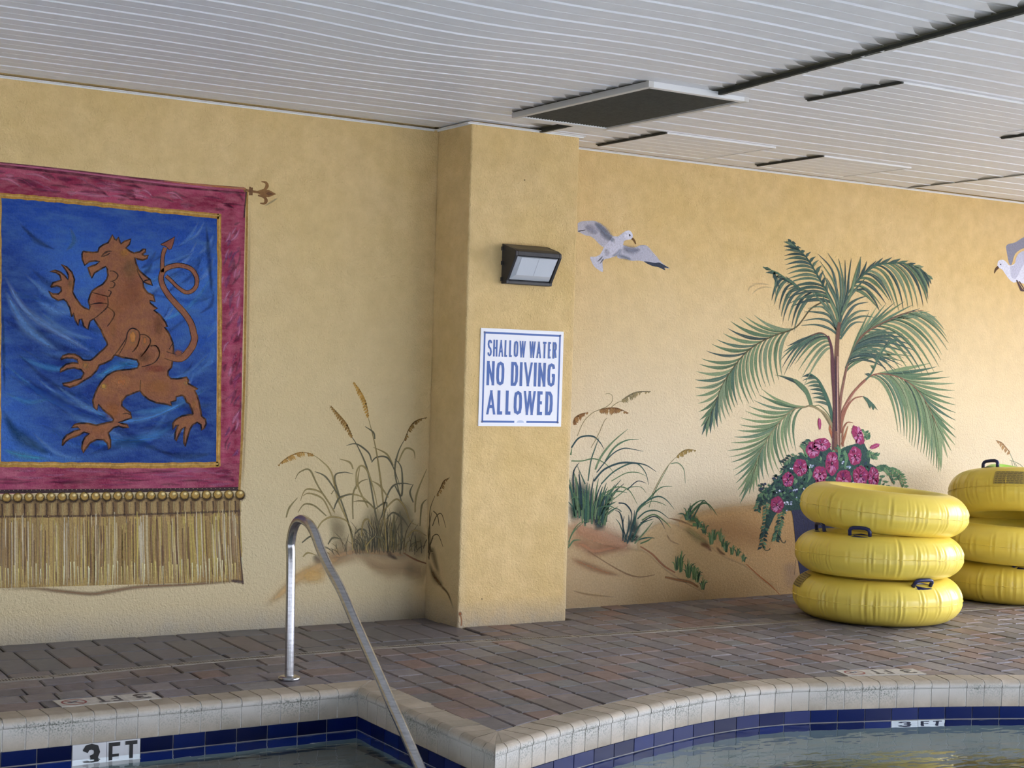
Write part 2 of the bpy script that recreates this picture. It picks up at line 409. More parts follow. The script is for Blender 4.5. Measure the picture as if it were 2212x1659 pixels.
def sweep(prof_, V, Mt, name, mat, parent):
    n = len(prof_); mb = MB(); vs = []
    for q_ in range(len(V)): vs += [(*pos(V, Mt, q_, d), z) for d, z in prof_]
    fs = [(i*n+k, (i+1)*n+k, (i+1)*n+(k+1) % n, i*n+(k+1) % n) for i in range(len(V)-1) for k in range(n)]
    mb.add(vs, fs); o = mb.build(name, mat); o.parent = parent
    if parent: o.matrix_parent_inverse = Matrix.Translation(parent.location).inverted()
    return o
sweep(gp, CV, CM, 'grout', M_grout, coping)

# pool walls, waterline tiles
m_pl = simple('pool_plaster', (.085, .115, .115), .7, nscale=3, namp=.12)
OUT = CV+[(8.6, -7.75), (RX0+.6, -7.75)]
wallp = [(.016, -.14), (.016, -1.15), (.2, -1.15), (.2, -.14)]
CLS = OUT+[OUT[0]]
pw = sweep([(.016, -.14), (.016, -1.15), (.1, -1.15), (.1, -.14)], CV, CM, 'pool_wall', m_pl, None); struct(pw)
pw.location = (0, 0, 0)
TV = resample(NOSE, .1565); TM = miters(TV)
mtile = NT('blue_glazed_tile'); mtile.rough(.22); mtile.b.inputs['Specular IOR Level'].default_value = .2; oi = mtile.n('ShaderNodeObjectInfo')
mtile.col(mtile.ramp(oi.outputs['Random'], [(0, (.002, .006, .045)), (1, (.005, .018, .125))])); mtile.bump(mtile.noise(22, 2), .10, .0015)
MT = mtile.m
mg = simple('tile_grout', (.34, .33, .33), .85)
sweep([(.012, -.139), (.012, -.37), (.03, -.37), (.03, -.139)], CV, CM, 'grout', mg, pw)
def tile_prof(z1, z0): return [(.0125, z1-.002), (.0075, z1-.0022), (.0065, z1-.0032), (.0065, z0+.0032), (.0075, z0+.0022), (.0125, z0+.002)]
# marker on the waterline: where photo shows white 3 FT tiles
wm = ray(195, 1600, 1, -1.838).x; wmi = min(range(len(TV)-1), key=lambda i: abs(TV[i][0]-wm)+abs(TV[i][1]+1.84))
xr_ = ray(1925, 1545, 1, -2.82).x
wmr = min((i for i in range(len(TV)-1) if TV[i][0] > 5), key=lambda i: abs(TV[i][0]-xr_))
for i in range(len(TV)-1):
    if i not in (wmi, wmi+1):
        path_piece(i, tile_prof(-.139, -.2055), TV, TM, .0028, 'tile', MT, pw)
        if i not in (wmr, wmr+1): path_piece(i, tile_prof(-.2095, -.366), TV, TM, .0028, 'tile', MT, pw)

# glyph strokes: unit box, x 0..1, y 0..1
GL = {'S': ['.95,.82 .85,.95 .5,1 .15,.93 .05,.75 .2,.58 .75,.45 .95,.25 .82,.06 .5,0 .15,.05 .04,.2'], 'H': ['.05,0 .05,1', '.95,0 .95,1', '.05,.52 .95,.52'],
 'A': ['0,0 .5,1 1,0', '.2,.3 .8,.3'], 'L': ['.08,1 .08,0 .95,0'], 'O': ['.5,1 .15,.93 .04,.72 .04,.28 .15,.07 .5,0 .85,.07 .96,.28 .96,.72 .85,.93 .5,1'],
 'W': ['0,1 .25,0 .5,1 .75,0 1,1'], 'T': ['0,1 1,1', '.5,1 .5,0'], 'E': ['.95,1 .08,1 .08,0 .95,0', '.08,.52 .85,.52'],
 'R': ['.06,0 .06,1 .7,1 .93,.88 .93,.62 .7,.5 .06,.5', '.6,.5 .96,0'], 'N': ['.05,0 .05,1 .95,0 .95,1'],
 'D': ['.06,0 .06,1 .6,1 .9,.85 .96,.5 .9,.15 .6,0 .06,0'], 'I': ['.5,0 .5,1'], 'V': ['0,1 .5,0 1,1'],
 'G': ['.94,.8 .82,.95 .5,1 .15,.93 .04,.72 .04,.28 .15,.07 .5,0 .85,.07 .95,.25 .95,.48 .6,.48'], 'F': ['.08,0 .08,1 .95,1', '.08,.52 .85,.52'],
 '3': ['.05,.8 .2,.96 .5,1 .82,.93 .92,.75 .8,.58 .45,.52', '.45,.52 .82,.46 .96,.27 .84,.06 .5,0 .18,.05 .03,.22']}
def text_mesh(name, chars, fn, sw, mat, parent):
    """chars: list (char, x, y, w, h) in local plan units; fn maps (x,y,lift)->world"""
    mb = MB(); lift = [0]
    for ch, x, y, w, h in chars:
        for st in GL[ch]:
            P = [(x+w*float(a.split(',')[0]), y+h*float(a.split(',')[1])) for a in st.split()]
            # break the stroke where it turns sharply
            runs = [[P[0]]]
            for i in range(1, len(P)):
                runs[-1].append(P[i])
                if i < len(P)-1:
                    a_ = (P[i][0]-P[i-1][0], P[i][1]-P[i-1][1]); b_ = (P[i+1][0]-P[i][0], P[i+1][1]-P[i][1])
                    if (a_[0]*b_[0]+a_[1]*b_[1])/(math.hypot(*a_)*math.hypot(*b_)) < .15: runs.append([P[i]])
            closed = P[0] == P[-1] and len(runs) == 1
            lo, hi = y-sw*.5, y+h+sw*.5
            for ri, Q in enumerate(runs):
                lift[0] += .00006
                n = len(Q)
                f0, f1 = (Q[0][1]-y)/h, (Q[-1][1]-y)/h
                if n == 2 and abs(abs(f1-f0)-1) < 1e-6:      # full-height stem or diagonal: level-cut ends
                    ang_ = math.hypot(Q[1][0]-Q[0][0], h)/h; hw = sw*ang_/2*(.80 if ang_ > 1.001 else 1)
                    (xb_, xt_) = (Q[0][0], Q[1][0]) if f1 > f0 else (Q[1][0], Q[0][0]); sl = (xt_-xb_)/h*sw*.5
                    mb.add([fn(xb_-sl-hw, lo, lift[0]), fn(xb_-sl+hw, lo, lift[0]), fn(xt_+sl+hw, hi, lift[0]), fn(xt_+sl-hw, hi, lift[0])], [(0, 1, 2, 3)]); continue
                if len(runs) > 1 or not closed:   # square ends reach half a stroke past sharp joints
                    Q = list(Q)
                    def ext(p, q):
                        d = math.hypot(p[0]-q[0], p[1]-q[1]); k = sw*.35/d if len(runs) > 1 or ch in 'T' else 0; return (p[0]+(p[0]-q[0])*k, p[1]+(p[1]-q[1])*k)
                    if len(runs) > 1:
                        if ri > 0: Q[0] = ext(Q[0], Q[1])
                        if ri < len(runs)-1: Q[-1] = ext(Q[-1], Q[-2])
                L_ = []; R_ = []
                def nr(u, v):
                    dx, dy = v[0]-u[0], v[1]-u[1]; L = math.hypot(dx, dy); return (-dy/L, dx/L)
                for i in range(n):
                    p = Q[i]; a = Q[i-1] if i else (Q[-2] if closed else None); b = Q[i+1] if i < n-1 else (Q[1] if closed else None)
                    n1 = nr(a, p) if a else nr(p, b); n2 = nr(p, b) if b else n1
                    mx, my = n1[0]+n2[0], n1[1]+n2[1]; d = mx*n1[0]+my*n1[1]
                    L_.append((p[0]+mx/d*sw/2, p[1]+my/d*sw/2)); R_.append((p[0]-mx/d*sw/2, p[1]-my/d*sw/2))
                cl = lambda q: (q[0], min(max(q[1], lo), hi))
                vs = [fn(*cl(q), lift[0]) for q in L_]+[fn(*cl(q), lift[0]) for q in R_]
                mb.add(vs, [(i, i+1, n+i+1, n+i) for i in range(n-1)])
    return mb.build(name, mat, parent)

m_wt = simple('white_glazed_tile', (.80, .81, .84), .12)
def tile_text(i, chars, nm, parent, z0, ht, sw):
    dx, dy = TV[i+1][0]-TV[i][0], TV[i+1][1]-TV[i][1]; L = math.hypot(dx, dy); ux, uy = dx/L, dy/L; nx, ny = uy, -ux
    ox, oy = TV[i]; D_ = .0065-.0016
    fn = lambda x, y, l: (ox-nx*(D_-l)+ux*x, oy-ny*(D_-l)+uy*x, z0+y)
    return text_mesh('lettering', chars, fn, sw, M_black, parent)
mk = empty('depth_marker', (TV[wmi][0]+.157, TV[wmi][1], -.2)); tag(mk, 'white 3 FT depth tiles at the waterline below the mossy coping', 'depth marker')
inv = lambda e: Matrix.Translation(e.location).inverted()
for j in (wmi, wmi+1): path_piece(j, tile_prof(-.139, -.296), TV, TM, .0012, 'tile', m_wt, mk)
t1 = tile_text(wmi, [('3', .055, .034, .062, .108)], '3', mk, -.296, .157, .026); t1.matrix_parent_inverse = inv(mk)
t2 = tile_text(wmi+1, [('F', .014, .034, .050, .108), ('T', .085, .034, .056, .108)], 'FT', mk, -.296, .157, .017); t2.matrix_parent_inverse = inv(mk)
mk = empty('depth_marker', (TV[wmr][0]+.157, TV[wmr][1], -.3)); tag(mk, 'submerged 3 FT depth tiles under the curved pool edge', 'depth marker')
for j in (wmr, wmr+1): path_piece(j, tile_prof(-.2095, -.366), TV, TM, .0012, 'tile', m_wt, mk)
t1 = tile_text(wmr, [('3', .045, .03, .062, .1)], '3', mk, -.366, .157, .024); t1.matrix_parent_inverse = inv(mk)
t2 = tile_text(wmr+1, [('F', .02, .03, .045, .1), ('T', .085, .03, .052, .1)], 'FT', mk, -.366, .157, .017); t2.matrix_parent_inverse = inv(mk)

# pool floor, step and water
def flat(poly, z, name, mat, holes=[]):
    V = [Vector((x, y, z)) for x, y in poly]; rings = [V]+[[Vector((x, y, z)) for x, y in h] for h in holes]
    tr = tessellate_polygon(rings); me = bpy.data.meshes.new(name)
    allv = [tuple(v) for r in rings for v in r]
    me.from_pydata(allv, [], tr); me.update()
    bm = bmesh.new(); bm.from_mesh(me); bmesh.ops.recalc_face_normals(bm, faces=bm.faces)
    for f_ in bm.faces:
        if f_.normal.z < 0: f_.normal_flip()
    bm.to_mesh(me); bm.free()
    return link(name, me, mat)
OUTP = [(v[0]+mm[0]*.02, v[1]+mm[1]*.02) for v, mm in zip(CV, CM)]+[(8.6, -7.75), (RX0+.6, -7.75)]
pf = flat(OUTP, -1.12, 'pool_floor', m_pl); struct(pf)
m = MB(); m.box(RX0+.6, 3.5, -2.42, -1.85, -1.12, -.48)
st = m.build('pool_step', m_pl); struct(st)
for k in range(44):
    xa = 3.36-k*.157; mb = MB(); mb.box(xa-.075, xa+.075, -2.43, -2.35, -.53, -.477); o = mb.build('tile', MT, st)
mw = NT('water'); mw.rough(.0); mw.b.inputs['IOR'].default_value = 1.33; mw.b.inputs['Transmission Weight'].default_value = 1.0
mw.col((.70, .84, .84))
wv = mw.noise(2.2, 3, mw.coords((1, 1.7, 1)), .55); wv2 = mw.noise(9, 2, mw.coords((1, 1.5, 1)))
n1 = mw.bump(wv, .30, .05); mw.bump(wv2, .08, .02, n1)
wa = flat(OUTP, -.2085, 'water', mw.m); struct(wa)
m = MB(); c0 = ray(1602, 1622, 2, -.21); c0 = c0+Vector((.53, .84, 0))*.3
m.lathe([(.13, -1.12), (.13, -1.10), (.10, -1.09), (.02, -1.088)], (c0.x, c0.y, 0), 28)
dr = m.build('main_drain', simple('brown_cover', (.10, .05, .045), .6)); tag(dr, 'round brown cover seen through the water below curved edge', 'drain')

# ------------------------------------------------------------------ deck
m = NT('joint_sand'); m.rough(.95); m.col(m.ramp(m.noise(40, 4), [(.3, (.018, .016, .015)), (.7, (.035, .032, .03))]))
HOLE = [pos(CV, CM, i, .10) for i in range(len(CV)) if abs(i-TIP) > 3 or i == TIP]+[(8.6, -7.65), (RX0+.5, -7.65)]
HOLE = HOLE[::-1]
fl = flat([(RX0, RY1), (RX1, RY1), (RX1, 0), (RX0, 0)], -.016, 'floor', m.m, [HOLE]); struct(fl)
mp_ = NT('paver'); mp_.rough(.55)
oi = mp_.n('ShaderNodeObjectInfo'); ge = mp_.n('ShaderNodeNewGeometry')
ad = mp_.n('ShaderNodeMath', operation='ADD'); mp_.l(oi.outputs['Random'], ad.inputs[0]); mp_.l(ge.outputs['Random Per Island'], ad.inputs[1])
fr = mp_.n('ShaderNodeMath', operation='FRACT'); mp_.l(ad.outputs[0], fr.inputs[0])
base = mp_.ramp(fr.outputs[0], [(0, (.165, .15, .158)), (.2, (.215, .205, .222)), (.36, (.140, .142, .160)), (.52, (.225, .20, .195)), (.68, (.25, .178, .158)), (.82, (.19, .20, .205)), (1, (.27, .25, .255))])
big = mp_.noise(1.1, 4, rough=.6); base = mp_.mix(1.0, base, mp_.ramp(big, [(.3, (.78, .76, .76)), (.7, (1.25, 1.22, 1.22))]), 'MULTIPLY')
fn_ = mp_.noise(16, 6, rough=.75); base = mp_.mix(1.0, base, mp_.ramp(fn_, [(.25, (.72, .70, .70)), (.75, (1.3, 1.28, 1.3))]), 'MULTIPLY')
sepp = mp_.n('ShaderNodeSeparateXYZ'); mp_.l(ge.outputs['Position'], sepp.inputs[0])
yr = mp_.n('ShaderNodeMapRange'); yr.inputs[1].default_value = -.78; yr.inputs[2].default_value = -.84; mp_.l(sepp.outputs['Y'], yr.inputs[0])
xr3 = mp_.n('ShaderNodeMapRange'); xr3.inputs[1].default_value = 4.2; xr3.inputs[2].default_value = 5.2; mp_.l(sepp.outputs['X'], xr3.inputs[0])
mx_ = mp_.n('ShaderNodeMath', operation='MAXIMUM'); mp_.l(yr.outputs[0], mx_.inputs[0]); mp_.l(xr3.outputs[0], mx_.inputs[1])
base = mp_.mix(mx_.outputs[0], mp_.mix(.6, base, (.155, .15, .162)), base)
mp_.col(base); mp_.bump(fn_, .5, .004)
MPV = mp_.m
def ydr(x):   # drain centre line
    K = [(-6, -.97), (2.0, -.985), (2.7, -.915), (3.2, -.872), (4.0, -.86), (4.65, -.862), (5.25, -.955), (5.8, -1.0), (7.0, -1.02), (9.2, -1.13), (16, -1.2)]
    for (a, b), (c, d) in zip(K[:-1], K[1:]):
        if a <= x <= c: return b+(d-b)*(x-a)/(c-a)
SH = .05
def sh(X, y): return (X+SH*(y+1.7), y)
stones = []
def stone(c):   # four corners, counter-clockwise from above, already with joints
    stones.append(c)
def jit(): return random.uniform(-.0035, .0035)
def column(X0, X1, ytop, ybot0, ybot1, first=None):
    g = .0045; y = ytop; L = first or random.choice([.10, .16, .2, .24])
    while True:
        yn = y-L; end = yn < max(ybot0, ybot1)+.06
        a0, a1 = (ybot0, ybot1) if end else (yn, yn)
        j = [jit() for _ in range(4)]
        stone([sh(X0+g+j[0], a0+g), sh(X1-g+j[1], a1+g), sh(X1-g+j[2], y-g), sh(X0+g+j[3], y-g)])
        if end: break
        y = yn; L = random.choice([.157, .157, .235, .235, .21])
def rowx(x0, x1, yf, yn, lens):
    g = .0045; x = x0
    while x < x1-.03:
        L = min(random.choice(lens), x1-x); L = x1-x if x1-x-L < .08 else L
        stone([sh(x+g+jit(), yn(x)+g), sh(x+L-g+jit(), yn(x+L)+g), sh(x+L-g+jit(), yf(x+L)-g), sh(x+g+jit(), yf(x)-g)]); x += L
XS, XE = .9, 12.0
# between wall and drain, left of pilaster
rowx(XS, XL-.08, lambda x: -.004, lambda x: -.205, [.255, .235, .26])
x = XS
while x < XL-.1:
    w = min(.166, XL-.02-x); ymid = random.choice([-.44, -.47, -.50, -.52, None]); yb = ydr(x)+.165
    g = .0045
    if ymid is None: stone([sh(x+g, yb+g), sh(x+w-g, yb+g), sh(x+w-g, -.205-g), sh(x+g, -.205-g)])
    else:
        stone([sh(x+g, ymid+g), sh(x+w-g, ymid+g), sh(x+w-g, -.205-g), sh(x+g, -.205-g)])
        stone([sh(x+g, yb+g), sh(x+w-g, yb+g), sh(x+w-g, ymid-g), sh(x+g, ymid-g)])
    x += w
rowx(XS, XL-.02, lambda x: ydr(x)+.165, lambda x: ydr(x)+.036, [.235, .25, .22])
# in front of and right of the pilaster
x = XL-.02
while x < XE:
    w = .162; top = -DP-.004 if x < XR-.02 else -.004
    if x < XR-.02 and x+w > XR+.05: w = XR+.01-x
    column(x, x+w, top, ydr(x)+.036, ydr(x+w)+.036); x += w
# drain to pool edge, left part: rows along the edge
rows = [-.036, -.195, -.35, -.5]
def yr_(k): return (lambda x, k=k: ydr(x)-.036-(1.67-.036+ydr(x))*k/4-0*k)
for k in range(4):
    rowx(XS+random.uniform(0, .1), 3.70, yr_(k), yr_(k+1), [.157, .235, .235, .21])
# right part: columns
x = 3.70
while x < XE:
    w = .158+random.uniform(-.012, .014)
    b0, b1 = back_y(x+.03 if x < 3.75 else x-.05), back_y(x+w-.05)
    if b0 is None or b1 is None or b0 < -7: b0 = b1 = -6.5
    # shear moves the foot of the column, so use the edge height there
    def fb(X):
        y = -2.6
        for _ in range(6):
            xx = X+SH*(y+1.7); yy = back_y(max(xx, BACK[TIP][0]+.002)); y = yy if yy is not None else -6.5
        return y
    b0, b1 = fb(x), fb(x+w)
    column(x, x+w, ydr(x)-.036, b0-.002, b1-.002); x += w
def stone_mesh(mb, c, dz):
    cx_ = sum(p[0] for p in c)/4; cy_ = sum(p[1] for p in c)/4; ch = .0055
    z = dz+random.uniform(-.0012, .0012)
    def ins(p, d):
        dx, dy = cx_-p[0], cy_-p[1]; return (p[0]+math.copysign(min(d, abs(dx)), dx), p[1]+math.copysign(min(d, abs(dy)), dy))
    tz = [z+random.uniform(-.0008, .0008) for _ in range(4)]
    B = [(p[0], p[1], -.03) for p in c]; T = [(p[0], p[1], z-.005) for p in c]; U = [(*ins(p, ch), t) for p, t in zip(c, tz)]
    mb.add(B+T+U, [(i, (i+1) % 4, 4+(i+1) % 4, 4+i) for i in range(4)]+[(4+i, 4+(i+1) % 4, 8+(i+1) % 4, 8+i) for i in range(4)]+[(8, 9, 10, 11)])
def seen(p):
    d = Vector((p[0], p[1], 0))-CAM; z = d.dot(CF); X = 1106+FPX*d.dot(CR)/z; Y = 829.5-FPX*d.dot(CU)/z
    return z > 0 and -20 < X < 2240 and Y < 1690, z
info = []
MARK = [(2.125, 2.61, -1.715, -1.565), (6.05, 6.53, -2.74, -2.45)]
for c in stones:
    cx_ = sum(p[0] for p in c)/4; cy_ = sum(p[1] for p in c)/4
    s_, z_ = seen((cx_, cy_))
    if cx_ < 3.3 and 2.13 < cx_ < 2.60 and cy_ < -1.56: pass
    info.append((0 if s_ else 1, z_, c))
info.sort(key=lambda t: (t[0], t[1]))
rest = MB()
for k, (ns, z_, c) in enumerate(info):
    if ns == 0 and k < 298:
        mb = MB(); stone_mesh(mb, c, 0); mb.build('paver', MPV, fl)
    else: stone_mesh(rest, c, 0)
o = rest.build('pavers', MPV, fl); o['kind'] = 'stuff'

# drain grate
dn = empty('channel_drain', (3, -.9, 0)); tag(dn, 'slotted channel drain running along the deck parallel to the wall', 'drain')
md = simple('drain_plastic', (.36, .32, .27), .7, nscale=8)
SEG = .63; gm = None
x = 1.0+.03
while x < 11:
    a = (x, ydr(x)); b = (x+SEG, ydr(x+SEG)); ang = math.atan2(b[1]-a[1], b[0]-a[0])
    if gm is None:
        mb = MB(); mb.box(0, SEG-.004, -.031, -.020, -.02, .0015); mb.box(0, SEG-.004, .020, .031, -.02, .0015)
        mb.box(0, .028, -.02, .02, -.02, .0015); mb.box(SEG-.032, SEG-.004, -.02, .02, -.02, .0015)
        for k in range(36):
            xx = .028+(SEG-.06)*(k+.28)/36; mb.box(xx, xx+.0062, -.02, .02, -.014, .0012)
        g0 = mb.build('grate', md, dn); gm = g0.data; g0.matrix_parent_inverse = inv(dn)
        g0.location = (a[0], a[1], 0); g0.rotation_euler = (0, 0, ang)
    else:
        o = g0.copy(); COL.objects.link(o); o.parent = dn; o.matrix_parent_inverse = inv(dn); o.location = (a[0], a[1], 0); o.rotation_euler = (0, 0, ang)
    x += SEG

# deck depth markers
m_mk = simple('marker_tile', (.60, .57, .52), .5, nscale=30)
m_mkt = simple('faded_black', (.10, .09, .09), .6); m_mkr = simple('faded_red', (.30, .07, .07), .6)
def deck_marker(p0, ang, label):
    e = empty('depth_marker', (*p0, 0)); e.rotation_euler = (0, 0, ang); tag(e, label, 'depth marker')
    T_ = .156
    for k in range(3):
        mb = MB(); mb.box(k*T_+.001, (k+1)*T_-.001, .001, .15, -.02, .0035); mb.build('tile', m_mk, e)
    z = .0040
    # letters face the wall side: upside down from the pool
    fr_ = lambda x, y, l: (3*T_-x, .15-y, z+l)
    text_mesh('lettering', [('3', .035, .03, .065, .085)], fr_, .02, m_mkt, e)
    text_mesh('lettering', [('F', T_+.022, .025, .045, .095), ('T', T_+.08, .025, .052, .095)], fr_, .015, m_mkt, e)
    mb = MB(); n = 28; cx_, cy_ = .5*T_, .076
    def ringf(ra, rb): 
        v = [(cx_+r*math.cos(2*math.pi*k/n), cy_+r*math.sin(2*math.pi*k/n), z) for r in (ra, rb) for k in range(n)]
        mb.add(v, [(k, (k+1) % n, n+(k+1) % n, n+k) for k in range(n)])
    ringf(.048, .058); mb.add([(cx_-.038, cy_+.031, z), (cx_-.031, cy_+.038, z), (cx_+.038, cy_-.031, z), (cx_+.031, cy_-.038, z)], [(0, 1, 2, 3)])
    mb.build('no_diving_symbol', m_mkr, e)
    mb = MB(); z += .0002
    mb.tube([(cx_-.03, cy_+.0, z-.001), (cx_-.012, cy_-.006, z-.001), (cx_+.008, cy_+.004, z-.001), (cx_+.024, cy_+.018, z-.001)], [.003, .005, .006, .002], 6)
    mb.build('diver_symbol', m_mkt, e)
a, b = Vector((2.126, -1.708)), Vector((2.597, -1.678))
deck_marker((2.127, -1.682), 0.0, 'faded white 3 FT deck tiles left of the handrail')
a, b = ray(1828, 1461, 2, 0), ray(1988, 1456, 2, 0)
i0 = min(range(len(BACK)), key=lambda i: (BACK[i][0]-a.x)**2+(BACK[i][1]-a.y)**2)
i1 = min(range(len(BACK)), key=lambda i: (BACK[i][0]-b.x)**2+(BACK[i][1]-b.y)**2)
deck_marker((BACK[i0][0]+.005, BACK[i0][1]+.004), math.atan2(BACK[i1][1]-BACK[i0][1], BACK[i1][0]-BACK[i0][0]), 'faded white 3 FT deck tiles before the nearer tube stack')

# ------------------------------------------------------------------ ceiling
ce = empty('ceiling', (0, 0, H)); struct(ce)
PW = .235
def sag(x, y): return -.034*math.exp(-((x-3.55)/.62)**2-((y+2.35)/1.0)**2)-.012*math.exp(-((x-5.1)/.5)**2-((y+3.4)/.8)**2)
def seam1(y): return 5.425+(0 if y > -2.14 else .118*(y+2.14))
cprof = [(0, .016), (.004, .015), (.010, .002), (.016, 0), (.112, 0), (.1145, .002), (.1165, .002), (.119, 0), (.221, 0), (.2265, .010), (.235, .018)]
def plank(yfar, xa, xb, dz, fine=True):
    n = max(2, int((xb(0)-xa(0))/(.16 if fine else 3)))
    V = []; F = []; k = len(cprof)
    for i in range(n+1):
        t = i/n
        for u, z in cprof:
            y = yfar-u; A_, B_ = xa(y), xb(y); x = A_+(B_-A_)*t
            V.append((x, y, z+dz+(sag(x, y) if fine else 0)))
    for i in range(n):
        for j in range(k-1): F.append((i*k+j, i*k+j+1, (i+1)*k+j+1, (i+1)*k+j))
    # end faces give the sheet a lip
    for base in (0, n*k):
        b = len(V); V += [(V[base+j][0], V[base+j][1], .03) for j in range(k)]
        for j in range(k-1): F.append((base+j, b+j, b+j+1, base+j+1))
    mb = MB(); mb.add(V, F); mb.build('panel', M_white, ce)
ny = int(-RY1/PW)+1
for i in range(ny):
    yf = -i*PW-.03
    if yf < RY1+.25: break
    if i < 22:
        plank(yf, lambda y: RX0, lambda y: seam1(y)-.028, 0)
        plank(yf, lambda y: seam1(y)+.004, lambda y: 9.12, -.010)
        plank(yf, lambda y: 9.13, lambda y: RX1, -.004)
    else: plank(yf, lambda y: RX0, lambda y: RX1, 0, False)
m = MB(); m.box(RX0-.2, RX1+.2, RY1-.2, .2, .03, .2); m.build('backing', M_dark, ce)
# lip of the lower section beside the seam
m = MB()
for k in range(40):
    ya, yb = -k*.14, -(k+1)*.14
    xa, xb = seam1(ya), seam1(yb)
    m.hexa([(xb, yb, H-.020), (xb+.018, yb, H-.022), (xa+.018, ya, H-.020), (xa, ya, H-.020)], [(xb, yb, H+.02), (xb+.018, yb, H+.02), (xa+.018, ya, H+.02), (xa, ya, H+.02)])
M_grime = simple('grimy_trim', (.055, .055, .045), .8, nscale=9, namp=.3)
t = m.build('trim_1', M_grime); struct(t)
m = MB()
for k in range(40):
    ya, yb = -k*.14, -(k+1)*.14
    xa, xb = seam1(ya)+.0182, seam1(yb)+.0182
    m.hexa([(xb, yb, H-.0215), (xb+.022, yb, H-.0215), (xa+.022, ya, H-.0215), (xa, ya, H-.0215)], [(xb, yb, H-.008), (xb+.022, yb, H-.008), (xa+.022, ya, H-.008), (xa, ya, H-.008)])
struct(m.build('trim_4', M_trim))
m = MB(); m.box(9.10, 9.125, -5.2, 0, H-.016, H+.02); struct(m.build('trim_2', M_trim))
# wall angle under the ceiling edge
tr = MB(); t_ = .018
def angle_(x0, x1, y): tr.box(x0, x1, y-.026, y, H-.014, H-.010); tr.box(x0, x1, y-.004, y, H-.021, H-.010)
angle_(RX0, XL-.028, 0); angle_(XR+.028, RX1, 0); angle_(XL-.028, XR+.028, -DP)
for x0, x1 in ((XL-.028, XL), (XR, XR+.028)): tr.box(x0, x1, -DP, 0, H-.014, H-.010)
tr.box(XL-.004, XL, -DP, 0, H-.021, H-.010); tr.box(XR, XR+.004, -DP, 0, H-.021, H-.010)
struct(tr.build('trim_3', M_trim))
# dirt that crept out of the seam and panel ends
st_ = Paint(2, H-.0001, -1, IL)
M_stain = paint_mat('ceiling_dirt', k=0)
def stain(x, y0, y1, n, ln=.11, zs=H-.0012):
    for k in range(n):
        y = y0+(y1-y0)*(k+.5)/n; h = abs(y1-y0)/n
        b = len(st_.v)
        L = ln*random.uniform(.6, 1.25); xs = x(y) if callable(x) else x
        q_ = [(xs, y-h*.52), (xs, y+h*.52), (xs-L*.35, y+h*.30), (xs-L*.35, y-h*.52), (xs-L, y-h*.45)]; st_.v += [(a_, b_, zs+(sag(a_, b_)-.001 if zs > H-.005 else 0)) for a_, b_ in q_]
        st_.f += [(b, b+1, b+2, b+3), (b+3, b+2, b+4)]
        st_.c += [(.035, .035, .022, .97)]*2+[(.08, .08, .055, .5)]*2+[(.2, .2, .15, 0)]
for a_, b_, n_ in ((-2.16, -5.0, 24), (-.03, -.62, 5)): stain(lambda y: seam1(y)-.022, a_, b_, n_, .17)
stain(9.118, -.02, -1.4, 6, .15, H-.0125)
# access panels
def access(x0, x1, y0, y1, label, drop=.008):
    e = empty('access_panel', ((x0+x1)/2, (y0+y1)/2, H)); tag(e, label, 'ceiling panel')
    I = inv(e); z1 = H-.006; z0 = H-.010-drop
    for fi, bx in enumerate(((x0, x0+.014, y0, y1), (x1-.014, x1, y0, y1), (x0+.014, x1-.014, y0, y0+.014), (x0+.014, x1-.014, y1-.014, y1))):
        mb = MB(); mb.box(*bx, z0-.003, z1); o = mb.build('frame', M_grime if fi == 0 else M_trim, e); o.matrix_parent_inverse = I
    n = max(2, round((y1-y0)/.1175))
    for k in range(n):
        a_ = y0+.014+(y1-y0-.028)*k/n; b_ = y0+.014+(y1-y0-.028)*(k+1)/n
        mb = MB(); mb.add([(x, y, z) for x in (x0+.014, x1-.014) for y, z in ((a_, z0+.008), (a_+.005, z0), (b_-.005, z0), (b_, z0+.008))],
                          [(0, 1, 5, 4), (1, 2, 6, 5), (2, 3, 7, 6)])
        o = mb.build('panel', M_white, e); o.matrix_parent_inverse = I
    mb = MB(); mb.box(x0-.016, x0, y0, y1, H-.014, H-.0125); o = mb.build('gap', M_dark, e); o.matrix_parent_inverse = I
    stain(x0, y1, y0, max(4, int((y1-y0)/.12)), .13, H-.0125)
access(5.90, 7.50, -3.03, -2.34, 'ribbed white access panel nearest the long ceiling seam')
access(6.03, 6.94, -.93, -.20, 'ribbed white access panel above the painted gull')
access(7.42, 8.26, -.86, -.19, 'ribbed white access panel over the palm mural by the wall')
access(7.66, 8.70, -2.95, -2.16, 'ribbed white access panel cut off by the right edge')
stain(4.954, -.86, -2.15, 11, .10)
st_.build('dirt', M_stain, ce).matrix_parent_inverse = inv(ce)
